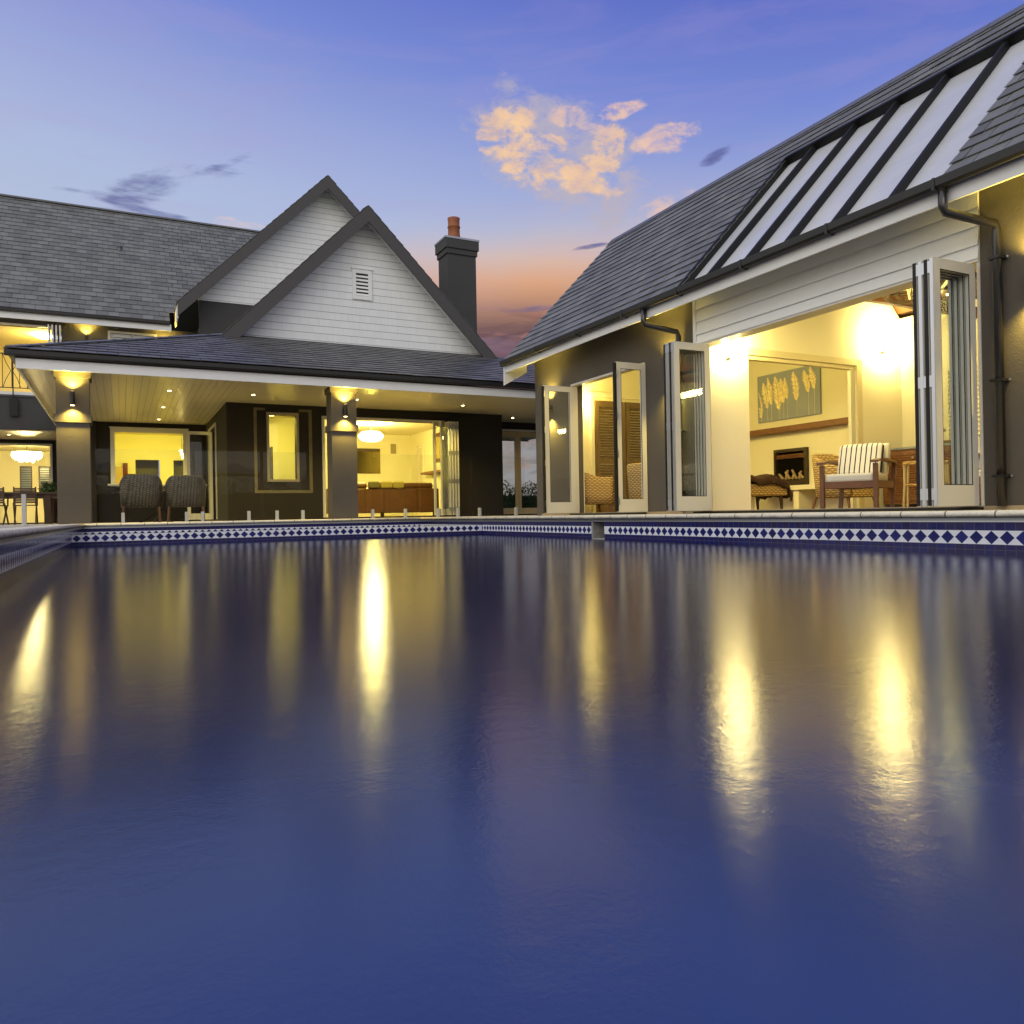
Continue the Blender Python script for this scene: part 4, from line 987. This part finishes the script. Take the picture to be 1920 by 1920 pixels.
crystal((-2.84, 31.0, 2.34), .42, .20, 50, 'glowing crystal chandelier over the dining room seen at far left', rod=.25, col=(1, .78, .18))
cl = thing('ceiling_lamp', 'bright flat ceiling lamp in the upstairs room at left', 'ceiling lamp', (-2.25, 30.4, 6.38))
MB().lathe((0, 0, -.12), [(.10, 0), (.24, .04), (.27, .10), (.27, .12)], 22).build('glass_bowl', m_lampglow, cl, smooth=True)
light('POINT', (0, 0, -.35), 110, (1, .72, .13), cl, .15)
pl = thing('pendant_lamp', 'small cluster of lit pendant bulbs at the right of the servery window', 'pendant lamp', (1.66, 25.6, 2.1))
for k in range(3): MB().lathe((.0 + .03 * k, 0, -.10 * k), [(.01, 0), (.045, .03), (.045, .06), (.01, .09)], 12).build('bulb', m_bulb, pl)
MB().tube([(0.03, 0, .1), (.03, 0, .78)], .006, 6).build('cord', m_blackm, pl)
for k in (-1.1, -.2): light('AREA', (k, -.28, .77), 125, LIV, pl, aim=(0, .35, -1), size=.45)  # unseen area lights added to fill the kitchen, apart from the bulbs
lt = thing('ceiling_lamp', 'warm ceiling lamp inside the room behind the tall window', 'ceiling lamp', (3.62, 21.2, 2.87))
MB().lathe((0, 0, -.10), [(.08, 0), (.18, .04), (.18, .10)], 20).build('glass_bowl', m_bulb, lt, smooth=True)
light('AREA', (0, -.80, -.02), 130, LIV, lt, aim=(0, .3, -1), size=.5)  # unseen area light filling this room, set away from the bowl
# wagon wheel fitting
wf_ = thing('wheel_chandelier', 'dark wooden wagon wheel chandelier with hanging rope under the beams', 'chandelier', (9.35, 6.3, 2.80))
ring = MB(); 
for r_, rad in ((.62, .035), (.50, .02)):
    ring.tube([(r_ * math.cos(a * math.pi / 16), r_ * math.sin(a * math.pi / 16), .0) for a in range(33)], rad, 8, False)
ring.build('wheel_rim', m_dwood, wf_)
for k in range(4):
    a = k * math.pi / 4; MB().beam((-.6 * math.cos(a), -.6 * math.sin(a), 0), (.6 * math.cos(a), .6 * math.sin(a), 0), .05, .04).build('spoke', m_dwood, wf_)
MB().lathe((0, 0, -.06), [(.05, 0), (.11, .03), (.11, .14), (.05, .16)], 18).build('hub', m_dwood, wf_)
MB().tube([(0, 0, .05), (0, 0, .9)], .015, 8).build('hanging_rod', m_blackm, wf_)
rp = MB(); 
for dx in (-.05, .05): rp.tube([(-.62 + dx, -.05, .04), (-.63 + dx, -.05, -.08), (-.60 + dx, -.05, -.20), (-.57 + dx, -.05, -.08), (-.58 + dx, -.05, .04)], .014, 8)
rp.build('rope', m_rope, wf_)
for k in range(4):
    a = k * math.pi / 2 + .4; MB().lathe((.5 * math.cos(a), .5 * math.sin(a), .03), [(.02, 0), (.02, .07), (.03, .08), (.01, .13)], 10).build('candle_bulb', m_bulb, wf_)
light('POINT', (0, 0, -.25), 30, ROOM, wf_, .12)

# ================================================================== FURNITURE
def tub_chair(name, label, cat, loc, rz, w, d, hb, ha, zb, zs, m, mleg, cushion=True, group=None, th=.07, splay=.0):
    """local +Y is the back; open front at -Y"""
    o = thing(name, label, cat, loc, rz, group)
    pts = []; hw, n = w / 2, 22; rc = min(.22, hw * .6)
    path = [(-hw, -d / 2)] + [(-hw, -d / 2 + (d - rc) * k / 6) for k in range(1, 6)]
    path += [(-hw + rc - rc * math.cos(a), d / 2 - rc + rc * math.sin(a)) for a in [math.pi / 2 * k / 6 for k in range(0, 7)]]
    path += [(-hw + rc + (w - 2 * rc) * k / 6, d / 2) for k in range(1, 6)]
    path += [(-x_, y_) for x_, y_ in reversed(path[:12])] + [(hw, -d / 2)]
    P = []
    for k, (x_, y_) in enumerate(path):
        f = (y_ + d / 2) / d; f = max(0, (f - .35) / .65); f = f * f * (3 - 2 * f)
        cx = max(0., abs(x_) / hw); h = ha + (hb - ha) * f - (.07 * max(0, (cx - .55) / .45) ** 2) * f
        P.append((x_, y_, h))
    mb = MB(); nr = len(P); cols = []
    for k, (x_, y_, h) in enumerate(P):
        a, b_ = P[max(k - 1, 0)], P[min(k + 1, nr - 1)]
        tx, ty = b_[0] - a[0], b_[1] - a[1]; l = math.hypot(tx, ty) or 1; nx, ny_ = ty / l, -tx / l      # inward
        lean = .06
        ring_ = []
        for off, z in ((0, zb), (0, zb + (h - zb) * .35), (0, zb + (h - zb) * .7), (0, h - .03), (.25 * th, h - .006), (.75 * th, h - .006), (th, h - .03), (th, zb + (h - zb) * .5), (th, zb)):
            ln = lean * (z - zb) / (hb - zb) * (1 if y_ > 0 else .4)
            sgn = (x_ / hw, y_ / (d / 2))
            ring_.append((x_ + nx * off + sgn[0] * ln * .5, y_ + ny_ * off + max(0, sgn[1]) * ln, z))
        cols.append(len(mb.v)); mb.v += ring_
    m_ = 9
    for k in range(nr - 1):
        for j in range(m_):
            mb.f.append((cols[k] + j, cols[k + 1] + j, cols[k + 1] + (j + 1) % m_, cols[k] + (j + 1) % m_))
    mb.f.append(tuple(cols[0] + j for j in range(m_))); mb.f.append(tuple(cols[-1] + j for j in reversed(range(m_))))
    mb.build('backrest', m, o, smooth=True)
    MB().box(-hw + th, hw - th, -d / 2 - .01, d / 2 - th, zb, zs).build('seat', m, o, bevel=.02)
    if cushion: MB().box(-hw + th + .01, hw - th - .01, -d / 2 - .01, d / 2 - th - .02, zs + .001, zs + .10).build('seat_cushion', m_cush, o, bevel=.035)
    for sx_ in (-1, 1):
        for sy_ in (-1, 1):
            MB().tube([(sx_ * (hw - .05), sy_ * (d / 2 - .06), zb + .01), (sx_ * (hw - .03), sy_ * (d / 2 - .03), 0)], [.026, .02], 8).build('leg', mleg, o)
    return o
tub_chair('wicker_chair', 'grey brown wicker tub chair at left, its back to the pool', 'wicker chair', (.37, 17.35, -.004), R(180), .74, .62, .975, .70, .31, .42, m_wickd, m_teak, group='wicker tub chairs on the veranda')
tub_chair('wicker_chair', 'grey brown wicker tub chair nearer the glass side door, back to the pool', 'wicker chair', (1.21, 17.35, -.004), R(176), .74, .62, .955, .70, .31, .42, m_wickd, m_teak, group='wicker tub chairs on the veranda')
ot = thing('pedestal_table', 'low dark table with curved crossed metal legs between the wicker chairs', 'table', (.80, 18.15, -.004))
MB().lathe((0, 0, .68), [(.50, 0), (.52, .01), (.52, .03), (.50, .04)], 36).build('tabletop', m_dwood, ot)
for k in range(4):
    a = R(20) + k * math.pi / 2; c_, s_ = math.cos(a), math.sin(a)
    MB().tube([(.48 * c_, .48 * s_, 0), (.25 * c_, .25 * s_, .12), (.06 * c_, .06 * s_, .24), (.10 * c_, .10 * s_, .38), (.42 * c_, .42 * s_, .68)], .016, 8).build('leg', m_blackm, ot)

def teak_chair(label):
    o = thing('armchair', label, 'armchair', (0, 0, 0), 0, 'teak armchairs in the pool house')       # front at -Y
    w, d = .64, .66
    for sx_ in (-1, 1):
        MB().box(sx_ * w / 2 - .025, sx_ * w / 2 + .025, -d / 2 - .03, -d / 2 + .03, 0, .545).build('leg', m_teak, o, bevel=.004)
        MB().beam((sx_ * w / 2, d / 2 - .02, 0), (sx_ * w / 2, d / 2 + .10, .60), .045, .05, (0, 1, 0)).build('leg', m_teak, o)
        ar = MB(); pts = [(-d / 2 - .07, .565, .045), (-d / 2 + .1, .59, .05), (.05, .60, .04), (d / 2 + .12, .575, .03)]
        for (y0, z0, w0), (y1, z1, w1) in zip(pts[:-1], pts[1:]):
            ar.prism([(sx_ * w / 2 - w0, y0, z0 - .015), (sx_ * w / 2 + w0, y0, z0 - .015), (sx_ * w / 2 + w0, y0, z0 + .015), (sx_ * w / 2 - w0, y0, z0 + .015)], (0, y1 - y0, z1 - z0))
        ar.build('armrest', m_teak, o)
        MB().box(sx_ * w / 2 - .015, sx_ * w / 2 + .015, -d / 2, d / 2, .25, .335).build('side_rail', m_teak, o)
    MB().box(-w / 2 + .025, w / 2 - .025, -d / 2 - .012, -d / 2 + .015, .25, .335).box(-w / 2 + .02, w / 2 - .02, d / 2 - .02, d / 2, .25, .32).build('front_rail', m_teak, o)
    MB().box(-w / 2 + .03, w / 2 - .03, -d / 2 - .01, d / 2 - .05, .325, .43).build('seat_cushion', m_cush, o, bevel=.03)
    MB().obox((-w / 2 + .03, d / 2 - .14, .41), (w - .06, 0, 0), (0, .12, 0), (0, .14, .42)).build('back_cushion', m_cush, o, bevel=.03)
    pw = MB().obox((-w / 2 + .035, d / 2 - .30, .42), (w - .10, 0, 0), (0, .13, 0), (0, .15, .41)).build('striped_pillow', m_stripe, o, bevel=.045)
    for i in range(7):
        MB().beam((-w / 2 + .06 + i * .085, d / 2 - .02, .30), (-w / 2 + .06 + i * .085, d / 2 + .10, .78), .03, .012).build('back_slat', m_teak, o)
    return o
tch = teak_chair('teak armchair with striped pillow, in front of the wicker armchair')
ang = math.atan2(-.36, -.93)       # facing direction
def face(o, x, y, dx, dy, z=.035):
    o.location = (x, y, z); o.rotation_euler.z = math.atan2(dx, -dy)      # local -Y -> (dx,dy)
face(tch, 8.36, 6.78, -.93, -.36)
t2 = copy_tree(tch); t2['label'] = 'teak armchair with striped pillow, seen through the right door stack glass'
face(t2, 9.15, 5.35, -.6, -.8)
def wk_chair(label, x, y, dx, dy, hb=.86, w=.72, d=.66, z=.035):
    o = tub_chair('wicker_armchair', label, 'wicker armchair', (x, y, z), 0, w, d, hb, .68, .16, .34, m_wick, m_teak, True, 'golden wicker armchairs in the pool house')
    face(o, x, y, dx, dy, z); return o
wk_chair('golden wicker armchair behind the teak armchair with the striped pillow', 9.60, 8.02, .1, -1., .84)
wk_chair('golden wicker armchair just inside the far left door opening', 8.08, 12.60, .95, -.25, .86)
w3 = wk_chair('golden wicker armchair with cream pillow, behind the second door leaf', 8.45, 11.15, 1, .15, .86)
MB().obox((-.2, .12, .46), (.4, 0, 0), (0, .12, 0), (0, .10, .36)).build('pillow', m_cush, w3, bevel=.04)

# ottoman with fur
oo = thing('wicker_ottoman', 'low golden wicker bench seat with dark legs before the fireplace', 'ottoman', (9.55, 10.15, .035))
MB().box(-.85, .78, -.35, .35, .24, .44).build('seat', m_wick, oo, bevel=.02)
for sx_ in (-.75, .68):
    for sy_ in (-.28, .28): MB().tube([(sx_, sy_, .25), (sx_ + .02, sy_, 0)], [.035, .022], 8).build('leg', m_dwood, oo)
fu = MB(); rnd = random.Random(5); nx_, ny2 = 44, 26
for i in range(nx_ + 1):
    for j in range(ny2 + 1):
        u = i / nx_; v = j / ny2; x_ = 8.72 + 1.66 * u; s_ = (v - .5) * .96
        y_ = 10.15 + max(-.37, min(.37, s_)) ; zz = .035 + .455 + .10 * math.sin(u * 3.1) + .03 * math.sin(u * 19) + .02 * math.sin(v * 13 + u * 7)
        if abs(s_) > .37: zz -= (abs(s_) - .37) * .85
        if u > .95: zz -= (u - .95) * 5.2; 
        fu.v.append((x_ + rnd.uniform(-.008, .008), y_ + rnd.uniform(-.01, .01), zz + rnd.uniform(-.012, .012)))
for i in range(nx_):
    for j in range(ny2):
        a = i * (ny2 + 1) + j; fu.f.append((a, a + ny2 + 1, a + ny2 + 2, a + 1))
th_ = fu.build('fur_throw', m_fur, None, smooth=True); tag(th_, 'dark brown fur throw draped over the wicker bench', 'fur throw')
sm = th_.modifiers.new('solid', 'SOLIDIFY'); sm.thickness = .03; sm.offset = 1

# painting
pt = thing('painting', 'wide canvas of pampas plumes on a grey green ground above the mantel', 'painting', (11.84, 10.40, 1.83))
MB().box(0, .038, 0, 1.60, 0, .96).build('canvas', m_bluegrey, pt)
pm = MB(); rnd = random.Random(9)
for (y0, z0, L, wd, lean) in ((1.50, .10, .52, .10, .25), (1.33, .28, .52, .11, .35), (1.22, .34, .55, .09, .30), (1.02, .22, .66, .15, .30), (.90, .34, .48, .12, .2), (.80, .40, .42, .07, .2), (.56, .34, .56, .12, .25), (.27, .46, .42, .10, .35), (.13, .50, .42, .09, .3)):
    pm.prism([(-.003, y0 - .003, 0.02), (-.003, y0 + .003, 0.02), (-.003, y0 + .003, z0 + L * .3), (-.003, y0 - .003, z0 + L * .3)], (.002, 0, 0))
    for k in range(70):
        f = k / 70; yy = y0 + lean * .35 * (f ** 1.6) * .8; zz = z0 + L * f; s_ = wd * math.sin(math.pi * (.12 + .85 * f)) * .55
        for sg in (-1, 1):
            a = s_ * rnd.uniform(.7, 1.9)
            tip = (yy + sg * a + .02, min(.94, zz + a * .55))
            if not (0.02 < tip[0] < 1.58): continue
            pm.prism([(-.0035 - .0004 * (k % 3), yy, zz), (-.0035 - .0004 * (k % 3), yy + sg * a * .5, zz + .02), (-.0035 - .0004 * (k % 3), *tip), (-.0035 - .0004 * (k % 3), yy + sg * a * .4, zz - .006)], (.003, 0, 0))
pm.build('painted_plumes', m_plume, pt)

# dresser with tray and decanter
dr = thing('dresser', 'dark louvred timber dresser along the back wall behind the armchairs', 'dresser', (11.28, 6.55, .035))
MB().box(0, .57, 0, 2.1, .05, .93).build('cabinet_body', m_teak, dr)
MB().box(-.03, .57, -.03, 2.13, .931, .965).build('top', m_lead, dr)
for k in range(3):
    dd = MB().wallX(-.022, -.001, .03 + k * .69, .69 + k * .69, .10, .90, [(.09 + k * .69, .63 + k * .69, .16, .84)]).build('door', m_teak, dr)
    lv = MB(); z = .17
    while z < .83: lv.obox((-.020, .09 + k * .69, z), (0, .54, 0), (.016, 0, .02), (.003, 0, -.003)); z += .037
    lv.build('louvres', m_teak, dd); MB().lathe((-.04, .15 + k * .69, .78), [(.012, 0), (.012, .02)], 10).build('knob', m_alu, dd)
ty = thing('tray', 'round wicker tray lying on the dresser', 'tray', (11.5, 7.75, 1.0))
MB().lathe((0, 0, 0), [(.26, 0), (.30, .02), (.31, .05), (.29, .05), (.27, .02)], 28).build('rim', m_wick, ty)
dc = thing('decanter', 'small glass decanter standing on the tray', 'decanter', (11.5, 7.72, 1.05))
MB().lathe((0, 0, 0), [(.05, 0), (.055, .03), (.05, .08), (.02, .12), (.018, .15)], 16).build('bottle', m_glass, dc)
MB().lathe((0, 0, .15), [(.02, 0), (.03, .02), (.02, .05), (.005, .06)], 12).build('stopper', m_alu, dc)
# rattan frame chair
rc_ = thing('rattan_chair', 'open rattan frame chair with braided rail beside the dresser', 'chair', (9.95, 6.95, .035), R(-60))
for sx_ in (-.26, .26):
    MB().tube([(sx_, -.25, 0), (sx_ * .95, -.22, .3), (sx_ * .95, -.20, .58), (sx_, .0, .62), (sx_, .24, .60)], .016, 8).build('side_frame', m_rope, rc_)
    MB().tube([(sx_, .24, 0), (sx_ * .95, .22, .60)], .016, 8).build('leg', m_rope, rc_)
MB().tube([(-.26, -.22, .60), (0, -.24, .61), (.26, -.22, .60)], .022, 8).build('braided_rail', m_wick, rc_)
MB().box(-.25, .25, -.22, .22, .30, .33).build('seat', m_wick, rc_)

# sofa, cushions, wall pieces of the living room
so = thing('sofa', 'long brown leather sofa seen from behind in the living room', 'sofa', (5.1, 21.35, .035))
MB().box(0, 3.30, 0, .22, .10, .80).build('back', m_leather, so, bevel=.03)
MB().box(0, 3.30, .22, .95, .10, .44).build('seat', m_leather, so, bevel=.03)
MB().box(3.08, 3.30, .22, .95, .44, .66).box(0, .22, .22, .95, .44, .66).build('arm', m_leather, so, bevel=.03)
for x in (.1, 1.6, 3.2): MB().box(x - .04, x + .04, .1, .2, 0, .10).build('foot', m_dwood, so)
for x0, x1 in ((.1, 1.15), (1.2, 2.1), (2.15, 3.15)):
    MB().box(x0, x1, .05, .27, .79, .97).build('back_cushion', m_leather, so, bevel=.07)
for k in (1.05, 1.6, 2.25, 2.6):
    MB().box(k, k + .012, -.004, 0, .12, .78).build('seam', m_dwood, so)
for x, m_, lb in ((6.25, m_sageP, 'sage green cushion on top of the sofa back'), (6.62, m_goldP, 'pale gold cushion in the middle of the sofa back'), (6.98, m_goldP, 'darker gold cushion right of the middle on the sofa back')):
    c = MB().box(x, x + .34, 21.30, 21.40, .84, 1.03).build('cushion', m_, None, bevel=.04); tag(c, lb, 'cushion', 'scatter cushions on the sofa')
tv = thing('wall_mirror', 'dark framed mirror on the living room back wall above the sofa', 'mirror', (6.9, 25.96, 1.52))
MB().box(0, 1.15, 0, .035, 0, .76).build('glass', mat('bronzed_mirror', (.25, .20, .07), .12, metal=.8), tv); MB().box(0, 1.15, -.01, .035, .762, .86).build('frame', m_dwood, tv)
sp_ = thing('wall_speaker', 'square grey speaker grille high on the living room wall', 'speaker', (8.44, 25.98, 2.22))
MB().box(0, .20, 0, .018, 0, .34).build('grille', mat('speaker_grey', (.30, .26, .12), .8), sp_); MB().wallY(-.004, .019, -.012, .212, -.012, .352, [(0, .2, 0, .34)]).build('frame', m_switch, sp_)
pf = thing('picture_frame', 'ornate wooden picture frame on the right living room wall', 'picture', (9.17, 22.9, 1.75))
MB().wallX(0, .028, 0, .9, 0, .95, [(.12, .78, .12, .83)]).build('frame', m_teak, pf); MB().box(.015, .027, .12, .78, .12, .83).build('mirror_glass', m_goldP, pf)

# terrace dining set
def din_chair(label):
    o = thing('folding_chair', label, 'dining chair', (0, 0, 0), 0, 'dark slatted terrace chairs')
    bk_ = MB()
    for k in range(7): bk_.box(-.20, .20, .20, .222, .50 + k * .052, .54 + k * .052)
    bk_.box(-.23, -.20, .195, .225, .46, .88).box(.20, .23, .195, .225, .46, .88).build('backrest', m_dwood, o)
    st_ = MB()
    for k in range(6): st_.box(-.22, .22, -.22 + k * .072, -.165 + k * .072, .44, .46)
    st_.build('seat', m_dwood, o)
    for sx_ in (-.225, .225):
        MB().beam((sx_, -.24, 0), (sx_, .21, .50), .03, .03).build('leg', m_dwood, o); MB().beam((sx_ * .93, .26, 0), (sx_ * .93, -.20, .45), .03, .03).build('leg', m_dwood, o)
        MB().beam((sx_, -.20, .64), (sx_, .21, .66), .045, .022).beam((sx_, -.18, .44), (sx_, -.20, .64), .03, .03).build('armrest', m_dwood, o)
    return o
c1 = din_chair('dark slatted folding chair at the terrace table, left of the column'); c1.location = (-2.0, 21.4, -.004); c1.rotation_euler.z = R(182)
c2 = copy_tree(c1); c2['label'] = 'dark slatted folding chair cut off by the left picture edge'; c2.location = (-2.62, 21.5, -.004); c2.rotation_euler.z = R(176)
tb = thing('dining_table', 'long dark timber dining table on the terrace behind the chairs', 'table', (-2.6, 22.35, -.004))
MB().box(-1.6, 1.35, -.45, .45, .73, .78).build('tabletop', m_dwood, tb); MB().box(-1.5, 1.25, -.38, .38, .64, .729).build('apron', m_dwood, tb)
for sx_ in (-1.4, 1.0):
    for sy_ in (-.35, .35): MB().box(sx_ - .07, sx_ + .07, sy_ - .05, sy_ + .05, 0, .729).build('leg', m_dwood, tb)
# potted plant in the dining room
def leaves(mb, c, r, n, size, rnd, squash=1.):
    for _ in range(n):
        while True:
            p = Vector((rnd.uniform(-1, 1), rnd.uniform(-1, 1), rnd.uniform(-1, 1)))
            if .35 < p.length < 1: break
        q = Vector(c) + Vector((p.x * r[0], p.y * r[1], p.z * r[2]))
        a = Vector((rnd.gauss(0, 1), rnd.gauss(0, 1), rnd.gauss(0, 1))).normalized(); b_ = a.orthogonal().normalized(); s_ = size * rnd.uniform(.6, 1.3)
        mb.quad(q, q + a * s_ * .5 + b_ * s_ * .25, q + a * s_, q + a * s_ * .5 - b_ * s_ * .25)
pp = thing('potted_plant', 'small leafy pot plant on the dining sideboard at left', 'plant', (-1.85, 26.5, .0))
rnd = random.Random(3); lf = MB(); leaves(lf, (0, 0, 1.02), (.26, .2, .18), 420, .10, rnd); lf.build('foliage', m_foliage, pp)
MB().lathe((0, 0, .0), [(.14, 0), (.18, .5), (.20, .82), (.17, .82)], 18).build('pot', m_dwood, pp)

# garden hedge and parasols behind the camera, seen in the glass
hd = thing('hedge', 'clipped green garden hedge reflected in the far glazed doors', 'hedge', (0, -13, 0))
rnd = random.Random(8); lf = MB()
for k in range(46):
    x = -14 + k * 1.15; leaves(lf, (x, rnd.uniform(-.3, .3), 1.2 + rnd.uniform(-.1, .25)), (1.0, .7, 1.35 + rnd.uniform(-.2, .4)), 480, .20, rnd)
lf.build('foliage', m_foliage, hd); MB().box(-14, 38, -.25, .25, 0, 1.5).build('stems', m_foliage, hd)
for x, lb in ((-.5, 'white garden parasol behind the pool, left of the pair'), (5.5, 'white garden parasol behind the pool, right of the pair')):
    ps = thing('parasol', lb, 'parasol', (x, -10.5, -.07), 0, 'white garden parasols')
    MB().lathe((0, 0, 2.5), [(1.6, 0), (1.58, .02), (.9, .32), (.05, .65), (.01, .68)], 8).build('canopy', m_white, ps); MB().tube([(0, 0, 0), (0, 0, 3.1)], .03, 10).build('pole', m_teak, ps)
    MB().lathe((0, 0, 0), [(.3, 0), (.3, .06), (.05, .08)], 20).build('base', m_blackm, ps)
